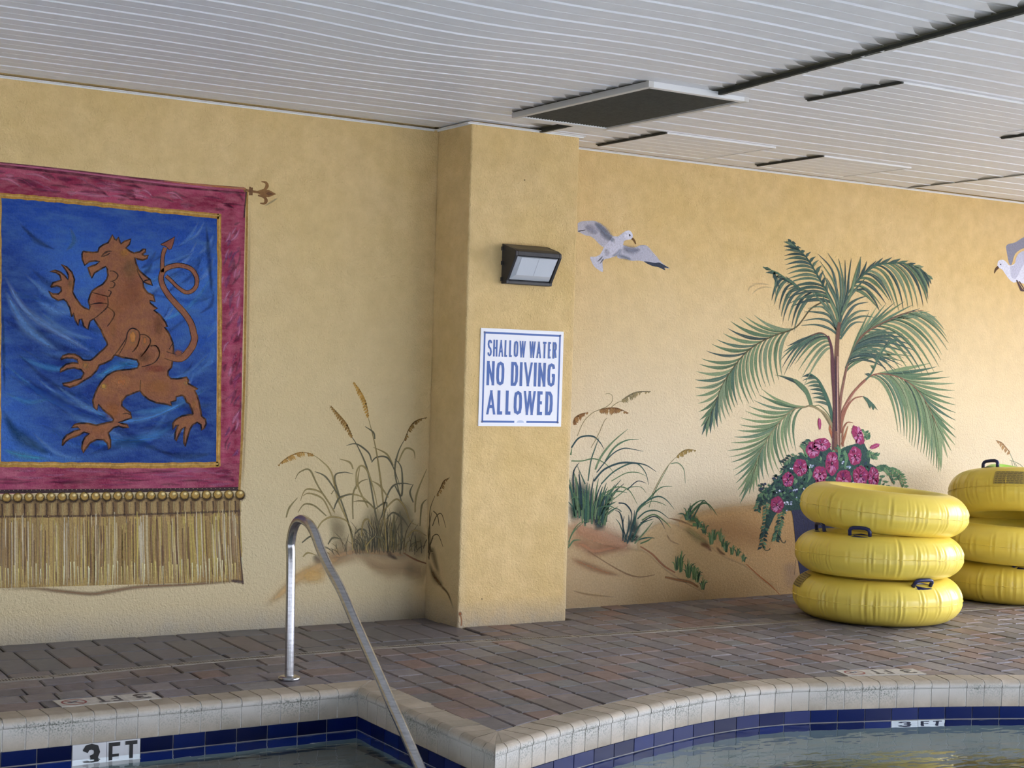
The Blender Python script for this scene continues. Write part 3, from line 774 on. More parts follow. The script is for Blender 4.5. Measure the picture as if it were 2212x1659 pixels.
# ventilation grille
e = empty('ventilation_grille', (5.3, -1.5, H)); tag(e, 'dark louvred ventilation grille with white frame beside the pilaster top', 'vent')
I = inv(e); VX0, VX1, VY0, VY1 = 4.955, 5.635, -2.17, -.84; z0 = H-.034; z1 = H-.002
mfr = simple('vent_frame', (.62, .60, .57), .5)
for q, bx in enumerate(((VX0, VX0+.032, VY0, VY1), (VX1-.032, VX1, VY0, VY1), (VX0+.032, VX1-.032, VY0, VY0+.038), (VX0+.032, VX1-.032, VY1-.055, VY1))):
    mb = MB(); mb.box(*bx, z0, z1); o = mb.build('frame', mfr if q < 2 else M_trim, e); o.matrix_parent_inverse = I
msl = simple('vent_slat', (.10, .095, .08), .7, nscale=30)
for k in range(30):
    x = VX0+.04+(VX1-VX0-.08)*(k+.5)/30
    mb = MB(); mb.add([(x-.008, y, z) for y in (VY0+.038, VY1-.055) for z in (H-.012,)]+[(x+.007, y, H-.028) for y in (VY0+.038, VY1-.055)]+[(x+.0085, y, H-.0265) for y in (VY0+.038, VY1-.055)],
                      [(0, 1, 3, 2), (0, 4, 5, 1), (2, 3, 5, 4)]); o = mb.build('slat', msl, e); o.matrix_parent_inverse = I
mb = MB(); mb.box(VX0+.03, VX1-.03, VY0+.03, VY1-.05, H-.008, H-.003); o = mb.build('duct', M_dark, e); o.matrix_parent_inverse = I
st2 = []; 

# ------------------------------------------------------------------ handrail
e = empty('handrail', (3.32, -1.507, 0)); tag(e, 'brushed steel handrail bent over from the deck into the water', 'handrail')
I = inv(e)
ms = NT('brushed_steel'); ms.rough(.26); ms.b.inputs['Metallic'].default_value = 1.0
ms.col(ms.ramp(ms.noise(20, 4, ms.coords((1, 1, 6))), [(.3, (.42, .42, .43)), (.7, (.62, .62, .64))]))
rp = [(-1.505, -.02), (-1.500, .2), (-1.492, .42), (-1.485, .6)]
arc = [(-1.476, .665), (-1.482, .70), (-1.496, .74), (-1.52, .775), (-1.555, .80), (-1.600, .812), (-1.645, .808), (-1.69, .796), (-1.733, .772), (-1.77, .742), (-1.81, .70), (-1.85, .665)]
low = [(-1.967, .540+.012), (-2.223, .335+.012), (-2.6, .03), (-2.95, -.25), (-3.3, -.53), (-3.6, -.78)]
low = [(-1.93, .603), (-2.06, .50+.02), (-2.223, .384), (-2.513, .147), (-2.738, -.035), (-2.95, -.21), (-3.2, -.42), (-3.5, -.68)]
P = smoothline(rp+arc+low, 4)
mb = MB(); mb.tube([(3.32, y, z) for y, z in P], .0235, 24); o = mb.build('rail', ms.m, e, True); o.matrix_parent_inverse = I
mb = MB(); mb.lathe([(.052, 0), (.056, .004), (.055, .014), (.045, .019), (.026, .022)], (3.32, -1.505, .001), 32)
o = mb.build('escutcheon', ms.m, e, True); o.matrix_parent_inverse = I

# ------------------------------------------------------------------ inflatable tubes
def vinyl(name, c1, c2):
    m = NT(name); m.rough(.30); m.b.inputs['Specular IOR Level'].default_value = .55
    m.col(m.ramp(m.noise(3, 2), [(.3, c1), (.7, c2)])); m.bump(m.noise(14, 3, m.coords((1, 1, .25))), .10, .006); return m.m
MY = vinyl('yellow_vinyl', (.84, .64, .10), (.87, .69, .12)); MG = vinyl('green_vinyl', (.20, .55, .03), (.26, .62, .04))
MH = simple('navy_handle', (.012, .018, .09), .3); MLab = simple('printed_label', (.40, .30, .08), .5); MLt = simple('label_print', (.12, .10, .06), .6)
def tube_ring(loc, R, a, az, tilt, seed, label, group, mat=MY, handles=(), labels=(), N=420, color='yellow'):
    """az = squash in height; tilt = (rotx, roty)"""
    rnd = random.Random(seed)
    e = empty('inflatable_tube', loc); e.rotation_euler = tilt; tag(e, label, 'inflatable tube', group)
    wr = []
    t = 0
    while t < 2*math.pi:
        t += rnd.uniform(.05, .26); wr.append((t, rnd.uniform(.003, .014), rnd.uniform(.008, .016), rnd.uniform(.35, .75), rnd.uniform(-.15, .15)))
    J = 36; V = []; F = []
    def surf(th, ph, wrk=True):
        d = 0
        if wrk:
            for w0, dep, wid, spn, sft in wr:
                dt = (th-w0+math.pi) % (2*math.pi)-math.pi
                if abs(dt) < wid*5:
                    pf_ = math.exp(-((ph-sft)/spn)**2)+.5*math.exp(-((abs(ph)-math.pi)/.5)**2)
                    d -= dep*pf_*(math.exp(-(dt/wid)**2)-.6*math.exp(-((abs(dt)-wid*2.2)/(wid*1.3))**2))
            d += .0022*math.sin(th*9+seed)*math.exp(-(ph/.8)**2)
            # seam notch and lip
            d += -.006*math.exp(-(ph/.10)**2)
        aa = a+d
        # slightly flat top and bottom
        r = R+aa*math.cos(ph); z = az*math.sin(ph)*(1+d/a)
        return Vector((r*math.cos(th), r*math.sin(th), z))
    for i in range(N):
        for j in range(J): V.append(surf(2*math.pi*i/N, -math.pi+2*math.pi*j/J))
    for i in range(N):
        for j in range(J): F.append((i*J+j, ((i+1) % N)*J+j, ((i+1) % N)*J+(j+1) % J, i*J+(j+1) % J))
    mb = MB(); mb.add(V, F); mb.build('tube_body', mat, e, True)
    mb = MB(); V = []; F = []; n2 = 200
    for i in range(n2):
        th = 2*math.pi*i/n2; w = .002*math.sin(th*23+seed)+.0015*math.sin(th*51)
        for r, z in ((R+a-.008, .0025), (R+a+.0035, .0008+w), (R+a+.0035, -.0008+w), (R+a-.008, -.0025)): V.append((r*math.cos(th), r*math.sin(th), z))
    for i in range(n2):
        for j in range(3): F.append((i*4+j, ((i+1) % n2)*4+j, ((i+1) % n2)*4+j+1, i*4+j+1))
    mb.add(V, F); mb.build('seam', mat, e, True)
    for th, ph in handles:
        c = surf(th, ph, False); n_ = Vector((math.cos(ph)*math.cos(th), math.cos(ph)*math.sin(th), math.sin(ph)*az/a)).normalized()
        tg = Vector((-math.sin(th), math.cos(th), 0)); s_ = n_.cross(tg)
        fr_ = lambda u, v, w: c+tg*u+s_*v+n_*w
        mb = MB(); n = 20
        low_ = [fr_(.105*math.cos(2*math.pi*k/n), .032*math.sin(2*math.pi*k/n), -.012) for k in range(n)]
        top_ = [fr_(.102*math.cos(2*math.pi*k/n), .030*math.sin(2*math.pi*k/n), .004-.012*abs(math.cos(2*math.pi*k/n))) for k in range(n)]
        mb.hexa(low_, top_); h = mb.build('handle', MH, e)
        mb = MB(); mb.tube([fr_(u, 0, w) for u, w in ((-.066, .0), (-.066, .03), (-.058, .043), (-.04, .05), (0, .052), (.04, .05), (.058, .043), (.066, .03), (.066, .0))], .0125, 10)
        mb.build('grip', MH, h, True)
    for th0, th1, p0, p1 in labels:
        mb = MB(); V = []; F = []; n = 14; k_ = 8
        for i in range(n+1):
            for j in range(k_+1):
                th = th0+(th1-th0)*i/n; ph = p0+(p1-p0)*j/k_; q = surf(th, ph, False)
                nn = Vector((math.cos(ph)*math.cos(th), math.cos(ph)*math.sin(th), math.sin(ph))); V.append(q+nn*.004)
        for i in range(n):
            for j in range(k_): F.append((i*(k_+1)+j, (i+1)*(k_+1)+j, (i+1)*(k_+1)+j+1, i*(k_+1)+j+1))
        mb.add(V, F); lb = mb.build('printed_label', MLab, e, True)
        mb = MB()
        for q in range(7):
            pa = p0+(p1-p0)*(q+.25)/7; pb = p0+(p1-p0)*(q+.6)/7; t_ = th0+(th1-th0)*.06
            while t_ < th1-(th1-th0)*.08:
                tn = min(th1-(th1-th0)*.06, t_+(th1-th0)*rnd.uniform(.06, .16)); V = []
                for th, ph in ((t_, pa), (tn, pa), (tn, pb), (t_, pb)):
                    nn = Vector((math.cos(ph)*math.cos(th), math.cos(ph)*math.sin(th), math.sin(ph))); V.append(surf(th, ph, False)+nn*.0052)
                mb.add(V, [(0, 1, 2, 3)]); t_ = tn+(th1-th0)*.03
        mb.build('print', MLt, lb)
    return e
VA = math.atan2(-8.7455+1.11, -7.79)      # direction from the stack towards the camera
GA = 'yellow tubes in the nearer stack'; GB = 'yellow tubes in the farther stack'
A_ = .152
tube_ring((7.785, -1.115, .149), .406, A_, .146, (0, 0, 0), 1, 'bottom yellow tube of the nearer stack, resting on pavers', GA,
          handles=[(VA+.62, 1.02), (VA+.62+math.pi, 1.2)], labels=[(VA-1.5, VA-1.12, .35, 1.15)])
tube_ring((7.765, -1.14, .435), .398, A_, .140, (math.radians(-1.2), math.radians(1.5), 0), 2, 'middle yellow tube of the nearer stack, navy handle in front', GA,
          handles=[(VA-.28, 1.32), (VA-1.15, 1.45)])
tube_ring((7.83, -1.11, .727), .402, A_, .140, (math.radians(2.2), math.radians(3.2), 0), 3, 'top yellow tube of the nearer stack, open centre visible', GA)
b2 = (9.47, -.83)
tube_ring((9.50, -.80, .146), .400, A_, .143, (0, 0, 0), 4, 'bottom yellow tube of the stack by the right edge', GB, handles=[(VA+.1, 1.25)], N=300)
tube_ring((9.44, -.86, .433), .405, A_, .140, (math.radians(1), math.radians(1), 0), 5, 'middle yellow tube of the stack by the right edge', GB, N=300)
tube_ring((9.55, -.86, .768), .40, A_, .160, (math.radians(-7), math.radians(8), 0), 6, 'top yellow tube by the right edge, label and handle showing', GB,
          handles=[(VA-.42-.35, 1.62)], labels=[(VA-.50, VA-.1, .1, .75)], N=300)
tube_ring((9.60, -.74, .870), .165, .088, .085, (math.radians(12), math.radians(4), 0), 7, 'small bright green tube sitting in the open top of the right-hand stack', None, mat=MG, N=200)

# ------------------------------------------------------------------ sign and wall light
e = empty('pool_sign', (5.343, -DP, 1.54)); tag(e, 'square white SHALLOW WATER NO DIVING ALLOWED sign on the pilaster', 'sign'); I = inv(e)
SX0, SX1, SZ0, SZ1 = 5.036, 5.652, 1.238, 1.843; yb = -DP-.0055
mb = MB(); mb.box(SX0, SX1, yb, -DP+.001, SZ0, SZ1); o = mb.build('board', M_sign, e); o.matrix_parent_inverse = I
def fnS(x, y, l): return (SX0+x, yb-.0006-l, SZ0+y)
SWd, SHt = SX1-SX0, SZ1-SZ0
mb = MB(); b0, b1 = .022, .034
for (x0, x1, z0, z1) in ((b0, SWd-b0, SHt-b1, SHt-b0), (b0, b1, b0, SHt-b0), (SWd-b1, SWd-b0, b0, SHt-b0), (b0, .262, b0, b1), (.352, SWd-b0, b0, b1)):
    mb.add([fnS(x0, z0, 0), fnS(x1, z0, 0), fnS(x1, z1, 0), fnS(x0, z1, 0)], [(0, 1, 2, 3)])
o = mb.build('border', M_blue, e); o.matrix_parent_inverse = I
mb = MB(); n = 12
mb.add([fnS(.307+.028*math.cos(math.pi*k/n), .022+.016*math.sin(math.pi*k/n), 0) for k in range(n+1)], [tuple(range(n+1))])
o = mb.build('emblem', simple('faint_blue', (.45, .52, .70), .4), e); o.matrix_parent_inverse = I
def word(txt, x0, x1, y, h, sw, sp):
    ws = {'I': .0, 'W': 1.65, ' ': .6, 'L': .72, 'E': .74, 'T': 1.15, 'V': 1.12, 'A': 1.08, 'D': .9, 'R': .95}
    n_ = len(txt)-1; fixed = sum(sw for c in txt if c != ' ')+sp*n_
    tot = sum(ws.get(c, 1) for c in txt); u = (x1-x0-fixed)/tot; x = x0; out = []
    for c in txt:
        w = ws.get(c, 1)*u
        if c != ' ': out.append((c, x+sw/2, y, max(w, .0001), h)); x += sw
        x += w+sp
    return out
for txt, x0, x1, yb_, ht, sw, sp in (('SHALLOW WATER', .050, .566, .431, .104, .0122, .0070), ('NO DIVING', .048, .560, .252, .150, .0195, .0105), ('ALLOWED', .054, .548, .072, .150, .0205, .0095)):
    o = text_mesh('lettering', word(txt, x0, x1, yb_+sw/2, ht-sw, sw, sp), fnS, sw, M_blue, e); o.matrix_parent_inverse = I
mb = MB()
for sx_, sz_ in ((SX0+.026, SZ1-.026), (SX1-.026, SZ1-.026), (SX0+.026, SZ0+.026), (SX1-.026, SZ0+.026)):
    mb.add([(sx_+.006*math.cos(k*math.pi/5), yb-.003 if r else yb-.0005, sz_+.006*math.sin(k*math.pi/5)) for r in (0, 1) for k in range(10)],
           [tuple(range(10, 20))]+[(k, (k+1) % 10, 10+(k+1) % 10, 10+k) for k in range(10)])
o = mb.build('screw', simple('screw', (.05, .07, .2), .4), e); o.matrix_parent_inverse = I

e = empty('wall_light', (5.34, -DP, 2.24)); tag(e, 'black wall light with slanted prismatic lens above the sign', 'light'); I = inv(e)
mh = simple('dark_bronze', (.028, .028, .032), .45, nscale=40)
LX0, LX1 = 5.175, 5.515
pr_ = [(0, 2.372), (.13, 2.335), (.160, 2.318), (.162, 2.292), (.150, 2.285), (.138, 2.288), (.05, 2.150), (.062, 2.140), (.060, 2.122), (0, 2.122)]
mb = MB()
for xa, xb in ((LX0, LX0+.018), (LX1-.018, LX1)):
    q = [(0, 2.372), (.13, 2.335), (.160, 2.318), (.162, 2.292), (.062, 2.140), (.060, 2.122), (0, 2.122)]
    mb.prism(q, lambda p, x: (x, -DP-p[0], p[1]), xb, xa)
q = [(0, 2.372), (.13, 2.335), (.160, 2.318), (.162, 2.292), (.150, 2.290), (.02, 2.33), (0, 2.33)]
mb.prism(q, lambda p, x: (x, -DP-p[0], p[1]), LX1-.018, LX0+.018)
q = [(0, 2.145), (.05, 2.150), (.062, 2.140), (.060, 2.122), (0, 2.122)]
mb.prism(q, lambda p, x: (x, -DP-p[0], p[1]), LX1-.018, LX0+.018)
mb.box(LX0+.018, LX1-.018, -DP-.012, -DP, 2.14, 2.34)
o = mb.build('housing', mh, e); o.matrix_parent_inverse = I
bv = o.modifiers.new('bevel', 'BEVEL'); bv.width = .003; bv.segments = 2
mgl = NT('prismatic_glass'); mgl.rough(.25); mgl.col((.62, .66, .72)); mgl.b.inputs['Specular IOR Level'].default_value = .6
mgl.bump(mgl.noise(60, 2, mgl.coords((4, 1, .6))), .3, .002)
mb = MB(); xa, xb = LX0+.020, LX1-.020
# lens: upright bulging face over a bevelled foot
lf = [(xa, .150, 2.288), (xb, .150, 2.288), (xb, .053, 2.150), (xa, .053, 2.150)]
inn = [(xa+.026, .162, 2.281), (xb-.018, .162, 2.281), (xb-.018, .098, 2.176), (xa+.026, .098, 2.176)]
mb.add([(x, -DP-y, z) for x, y, z in lf+inn], [(0, 1, 5, 4), (1, 2, 6, 5), (2, 3, 7, 6), (3, 0, 4, 7), (4, 5, 6, 7)])
o = mb.build('lens', mgl.m, e); o.matrix_parent_inverse = I
mb = MB(); xm = (xa+xb)/2+.002
mb.add([(x, -DP-y-.0008, z) for x, y, z in ((xm-.0015, .163, 2.281), (xm+.0015, .163, 2.281), (xm+.0015, .099, 2.176), (xm-.0015, .099, 2.176))], [(0, 1, 2, 3)])
o = mb.build('lens_seam', simple('lens_line', (.3, .33, .4), .4), e); o.matrix_parent_inverse = I
for zz in (2.15, 2.25, 2.34):
    mb = MB(); mb.box(LX0-.008, LX0, -DP-.022, -DP-.004, zz-.012, zz+.012); o = mb.build('hinge_lug', mh, e); o.matrix_parent_inverse = I

# rusty bolt mark at the pilaster foot
rp_ = Paint(1, -DP, -1, IM)
rp_.blob((994, 1326), 5, 7, (150, 95, 60), .8); rp_.stroke(pts('995,1330 997,1342 996,1352'), 4, (175, 120, 80), .6, soft=.5, lay=2)
rp_.blob((1133, 389), 2.2, 3, (120, 95, 50), .7); rp_.blob((1041, 1294), 2, 2.5, (110, 90, 60), .7)
o = rp_.build('rust_stain', MP, pil)
# ------------------------------------------------------------------ painted banner
def shade(c, k): return tuple(min(255, max(0, v*k)) for v in c)
def mix3(a, b, t): return tuple(x+(y-x)*t for x, y in zip(a, b))
R_ = random.Random(11)
ban = empty('painted_banner', (2.3, 0, 1.5)); tag(ban, 'wall painting of a fringed crimson and blue banner with a rampant beast', 'mural'); IB = inv(ban)
def fin(p, name, mat, par, I_): o = p.build(name, mat); o.parent = par; o.matrix_parent_inverse = I_; return o
MPblue = paint_mat('banner_blue', lin((74, 112, 160)), .6, 7, (1, 1, 2.6), (0, math.radians(28), 0))
MPred = paint_mat('banner_crimson', lin((196, 122, 132)), .5, 10, (1, 1, 3), (0, math.radians(-40), 0))
MPgold = paint_mat('banner_gold', lin((120, 85, 40)), .6, 30)
MPbeast = paint_mat('beast_paint', lin((176, 118, 62)), .42, 16)
def fillgrid(p, q, cols, nx=14, ny=14, lay=0):
    """bilinear quad patch with colour function"""
    V = []; C = []; F = []
    for j in range(ny+1):
        for i in range(nx+1):
            u, v = i/nx, j/ny
            x = (q[0][0]*(1-u)+q[1][0]*u)*(1-v)+(q[3][0]*(1-u)+q[2][0]*u)*v
            y = (q[0][1]*(1-u)+q[1][1]*u)*(1-v)+(q[3][1]*(1-u)+q[2][1]*u)*v
            V.append((x, y)); C.append((*alb(cols(u, v), p.ill), 1))
    for j in range(ny):
        for i in range(nx): F.append((j*(nx+1)+i, j*(nx+1)+i+1, (j+1)*(nx+1)+i+1, (j+1)*(nx+1)+i))
    p.lay = lay; p._add(V, F, C)
IB_ = (.72, .72, .66)
# crimson cloth as one border
p = Paint(ill=IB_)
cr_c = lambda u, v: mix3((112, 30, 52), (146, 62, 82), .5+.5*math.sin(9*u+5*v+math.sin(14*v)))
fillgrid(p, [(-62, 345), (531, 408), (527, 470), (-62, 432)], cr_c, 30, 4)
fillgrid(p, [(470, 440), (530, 440), (519, 1010), (470, 1010)], cr_c, 4, 30, .3)
fillgrid(p, [(-62, 1002), (519, 1000), (516, 1058), (-62, 1068)], lambda u, v: mix3((114, 36, 58), (134, 58, 80), .5+.5*math.sin(11*u)), 30, 4, .6)
fillgrid(p, [(-62, 420), (2, 424), (2, 1010), (-62, 1010)], cr_c, 4, 30, .9)
def streaks(p, n, box, cols, L, w, ang, a=.5, lay=1, jit_=.3):
    for k in range(n):
        x = R_.uniform(box[0], box[2]); y = R_.uniform(box[1], box[3]); t = math.radians(ang)+R_.uniform(-jit_, jit_); l = L*R_.uniform(.5, 1.3)
        bx, by = x+l*math.cos(t), y+l*math.sin(t)
        bx = min(max(bx, box[0]), box[2]); by = min(max(by, box[1]), box[3])
        p.stroke([(x, y), ((x+bx)/2+R_.uniform(-4, 4), (y+by)/2+R_.uniform(-4, 4)), (bx, by)], (1, w*R_.uniform(.6, 1.3), 1), R_.choice(cols), a, lay+(k % 5)*.25, soft=.9)
for bx in ((0, 372, 500, 372),):
    for k in range(60):
        x = R_.uniform(-50, 500); yt = 357+x*.1; y = yt+R_.uniform(8, 48); l = R_.uniform(20, 70)
        p.stroke([(x, y), (x+l*.5, y+2), (x+l, min(yt+50, y+R_.uniform(2, 22)))], (1, R_.uniform(6, 14), 1), R_.choice([(95, 22, 48), (190, 118, 138), (165, 80, 110), (110, 28, 60)]), .6, 1+(k % 6)*.2, soft=.9)
streaks(p, 70, (480, 480, 519, 995), [(95, 22, 55), (190, 120, 145), (150, 60, 95), (110, 60, 105)], 34, 10, -62, .6)
streaks(p, 40, (-40, 1014, 508, 1050), [(100, 28, 56), (170, 95, 125), (140, 55, 88)], 90, 8, 0, .5, jit_=.06)
fold = [(-62, 352), (125, 372), (354, 401), (528, 417)]
p.stroke(fold, (7, 7, 4), (70, 18, 36), .85, 3, soft=.6); p.stroke([(x, y-5) for x, y in fold], (6, 5, 3), (185, 105, 130), .7, 2.8, soft=.8)
p.stroke([(-62, 345), (125, 364), (354, 391), (528, 406)], 2.5, (80, 40, 45), .9, 3.2)
p.stroke([(354, 391), (440, 400), (531, 408)], (1, 4, 4), (160, 105, 60), .9, 3.4)
fin(p, 'border', MPred, ban, IB)
# blue field
p = Paint(ill=(.70, .70, .66))
def bl(u, v):
    t = .5+.5*math.sin(3.2*(u*1.2-v*1.7)+1.1*math.sin(4*u)); c = mix3((24, 46, 102), (48, 86, 148), t)
    if v < .25: c = mix3((24, 54, 122), c, v*4)
    return c
fillgrid(p, [(2, 424), (470, 464), (467, 1000), (2, 1000)], bl, 26, 26, .5)
for k in range(46):     # sweeping cloth folds, low on the left, rising to the right
    x0 = R_.uniform(-10, 330); y0 = R_.uniform(560, 960); l = R_.uniform(90, 240); dn = R_.uniform(.15, .75) if x0 < 170 else R_.uniform(-.55, .1)
    q = [(x0, y0), (x0+l*.5, y0+l*.5*dn+14), (x0+l, y0+l*dn-6)]
    q = [(min(max(x, 4), 463), min(max(y, 440+x*.085), 992)) for x, y in q]
    p.stroke(q, (2, R_.uniform(10, 30), 2), R_.choice([(80, 128, 190), (104, 148, 196), (20, 38, 98), (26, 70, 150), (70, 140, 190)]), .42, 1+(k % 12)*.15, soft=.95)
for k in range(34):
    x0 = R_.uniform(300, 455); y0 = R_.uniform(520, 960); l = R_.uniform(40, 110)
    q = [(x0, y0), (x0+l*.35, y0-l*.25), (x0+l*.6, y0-l*.7)]; q = [(min(x, 463), max(470, y)) for x, y in q]
    p.stroke(q, (1, R_.uniform(8, 20), 1), R_.choice([(86, 134, 200), (110, 150, 205), (18, 34, 92), (30, 80, 170)]), .42, 1+(k % 9)*.2, soft=.95)
for q, w, c in (([(8, 590), (50, 665), (120, 715), (215, 770)], 26, (112, 140, 182)), ([(6, 620), (60, 710), (130, 760)], 34, (98, 135, 180)), ([(4, 800), (90, 850), (200, 900), (330, 880)], 24, (18, 50, 130)),
                ([(4, 880), (30, 930), (70, 960), (120, 985)], 40, (14, 48, 70)), ([(180, 870), (240, 905), (330, 900), (450, 840)], 18, (84, 134, 188)), ([(150, 900), (250, 950), (380, 940)], 20, (60, 110, 170)),
                ([(185, 985), (280, 955), (350, 975)], 22, (18, 46, 108)), ([(340, 975), (400, 985), (460, 980)], 22, (14, 30, 86)), ([(5, 970), (50, 985), (110, 992)], 22, (70, 140, 160)),
                ([(40, 480), (80, 520), (120, 540)], 16, (12, 28, 84)), ([(150, 490), (160, 520), (140, 545)], 16, (60, 110, 150)), ([(445, 480), (452, 560), (458, 640)], 14, (16, 30, 80)), ([(230, 780), (320, 800), (230, 810)], 18, (70, 140, 190)),
                ([(200, 820), (260, 790), (350, 770)], 22, (66, 134, 178)), ([(5, 650), (8, 760), (10, 850)], 10, (20, 50, 100))):
    p.stroke(q, (3, w, 3), c, .6, 3, soft=.95)
fin(p, 'field', MPblue, ban, IB)
p = Paint(ill=IL)
for q, w in (([(-2, 421), (120, 432), (300, 450), (475, 468)], 11), ([(473, 462), (475, 700), (471, 1008)], 9), ([(-2, 1003), (240, 1006), (474, 1004)], 12), ([(0, 424), (0, 700), (-1, 1004)], 6)):
    for k in range(len(q)-1):
        a, b = q[k], q[k+1]; n = 14
        pp = [(a[0]+(b[0]-a[0])*i/n+R_.uniform(-.8, .8), a[1]+(b[1]-a[1])*i/n+R_.uniform(-.9, .9)) for i in range(n+1)]
        p.stroke(pp, w, (158, 118, 52), 1, 4); p.stroke([(x+1, y-1) for x, y in pp], w*.35, (190, 155, 90), .8, 4.5, soft=.5)
pp = [(534, 412), (531, 620), (527, 840), (520, 1000), (517, 1060)]
p.stroke(pp, 5, (150, 118, 62), .95, 4)
p.stroke([(532, 414), (527, 470)], 3, (70, 45, 50), .8, 4.6, smooth=False); p.stroke([(x+6, y) for x, y in pp], 7, (150, 125, 80), .35, .5, soft=.9)
fin(p, 'gold_trim', MPgold, ban, IB)
# beads and fringe
p = Paint(ill=IL)
pp = [(-62, 1062), (240, 1060), (400, 1058), (516, 1056)]
p.stroke(pp, 9, (52, 38, 40), .95, 3, soft=.2)
for i in range(60): p.blob((-58+i*9.7, 1059.5-i*.08), 1.6, 1.6, (150, 140, 110), .9, lay=4, n=6)
fillgrid(p, [(-62, 1080), (518, 1072), (520, 1114), (-62, 1120)], lambda u, v: mix3((96, 76, 50), (140, 118, 78), .5+.5*math.sin(u*150)), 120, 2, .4)
for i in range(25):
    x = -58+i*24; y = 1075.5-i*.33
    p.blob((x+1, y+3), 13.5, 13, (48, 36, 32), .95, lay=3.6+(i % 2)*.2, core=.7, wob=.03)
    p.blob((x, y), 11.5, 11, (140, 112, 58), 1, lay=4.4, core=.85, wob=.02); p.blob((x+2, y-3), 6, 5, (205, 185, 130), .9, lay=5)
    p.stroke([(x-10, y+14), (x-9, y+28), (x-10, y+42)], (5, 4, 3), (78, 58, 48), .7, 4.8, soft=.6)
    p.stroke([(x+2, y+14), (x+1, y+26), (x+2, y+38)], (6, 5, 4), (165, 145, 100), .6, 4.6, soft=.7)
fin(p, 'beads', MP, ban, IB)
p = Paint(ill=IL)
fillgrid(p, [(-62, 1108), (519, 1100), (525, 1256), (-62, 1272)], lambda u, v: mix3((150, 128, 78), (128, 106, 68), .5+.5*math.sin(u*60)), 60, 3, .3)
p.stroke([(-62, 1116), (200, 1114), (518, 1104)], 6, (90, 70, 55), .7, 2, soft=.7)
for k in range(430):
    x = R_.uniform(-60, 518); t = (x+62)/580; y0 = 1110-t*7+R_.uniform(-4, 30); yb = 1268-t*12+R_.uniform(-16, 6)
    if R_.random() < .35: y0 = R_.uniform(1130, 1215)
    if R_.random() < .25: yb = R_.uniform(y0+25, yb)
    dx = t*6*(1 if x > 300 else .3)
    p.stroke([(x, y0), (x+dx*.4+R_.uniform(-1, 1), (y0+yb)/2), (x+dx, yb)], (2.5, R_.uniform(2.5, 6), 1.5), R_.choice([(178, 160, 90), (160, 134, 84), (196, 180, 140), (120, 92, 66), (104, 76, 62), (188, 170, 96), (200, 190, 165), (140, 112, 76), (150, 124, 92)]), .58, 1+(k % 14)*.22, soft=.6)
for k in range(60):
    x = -58+k*9.8+R_.uniform(-4, 4); t = (x+62)/580
    p.stroke([(x, 1215-t*12+R_.uniform(0, 18)), (x+R_.uniform(-2, 2), 1266-t*10+R_.uniform(-2, 6))], (3, 3, 1), R_.choice([(215, 205, 165), (200, 185, 120)]), .75, 4.4+(k % 3)*.2, soft=.6, smooth=False)
q = [(-62, 1274), (60, 1271), (130, 1277), (195, 1283), (235, 1278), (300, 1268), (400, 1263), (500, 1256), (526, 1252)]
p.stroke(q, (9, 12, 6), (118, 92, 68), .75, .6, soft=.8)
p.stroke([(516, 1100), (518, 1180), (525, 1262)], (3, 3, 4), (84, 66, 58), .8, 4.9, soft=.4); p.stroke([(500, 1254), (514, 1256), (526, 1258)], (6, 10, 8), (82, 66, 62), .7, 5, soft=.7)
fin(p, 'fringe', MP, ban, IB)
# finial
p = Paint(ill=IL)
p.stroke(pts('1560,1218 1600,1222 1650,1230 1700,1240', 'Z1'), (7, 5, 6), (112, 80, 48), 1, 3)
for q in ('1575,1208 1575,1245', '1600,1195 1598,1250', '1612,1200 1610,1250'): p.stroke(pts(q, 'Z1'), 4, (100, 72, 45), 1, 3.3, smooth=False)
p.fill(pts('1655,1240 1690,1215 1720,1215 1768,1242 1720,1262 1690,1262', 'Z1'), (118, 84, 50), lay=3.6)
p.fill(pts('1700,1238 1720,1228 1750,1242 1720,1252', 'Z1'), (92, 62, 40), lay=4)
p.stroke(pts('1650,1225 1690,1215 1708,1190 1700,1168 1672,1162', 'Z1'), (3, 8, 2), (122, 88, 52), 1, 4.2)
p.stroke(pts('1650,1250 1690,1262 1702,1285 1690,1302 1664,1300', 'Z1'), (3, 8, 2), (112, 80, 48), 1, 4.2)
p.stroke(pts('1690,1320 1740,1290 1780,1265', 'Z1'), (3, 6, 2), (150, 125, 85), .5, 1, soft=.8)
fin(p, 'finial', MP, ban, IB)
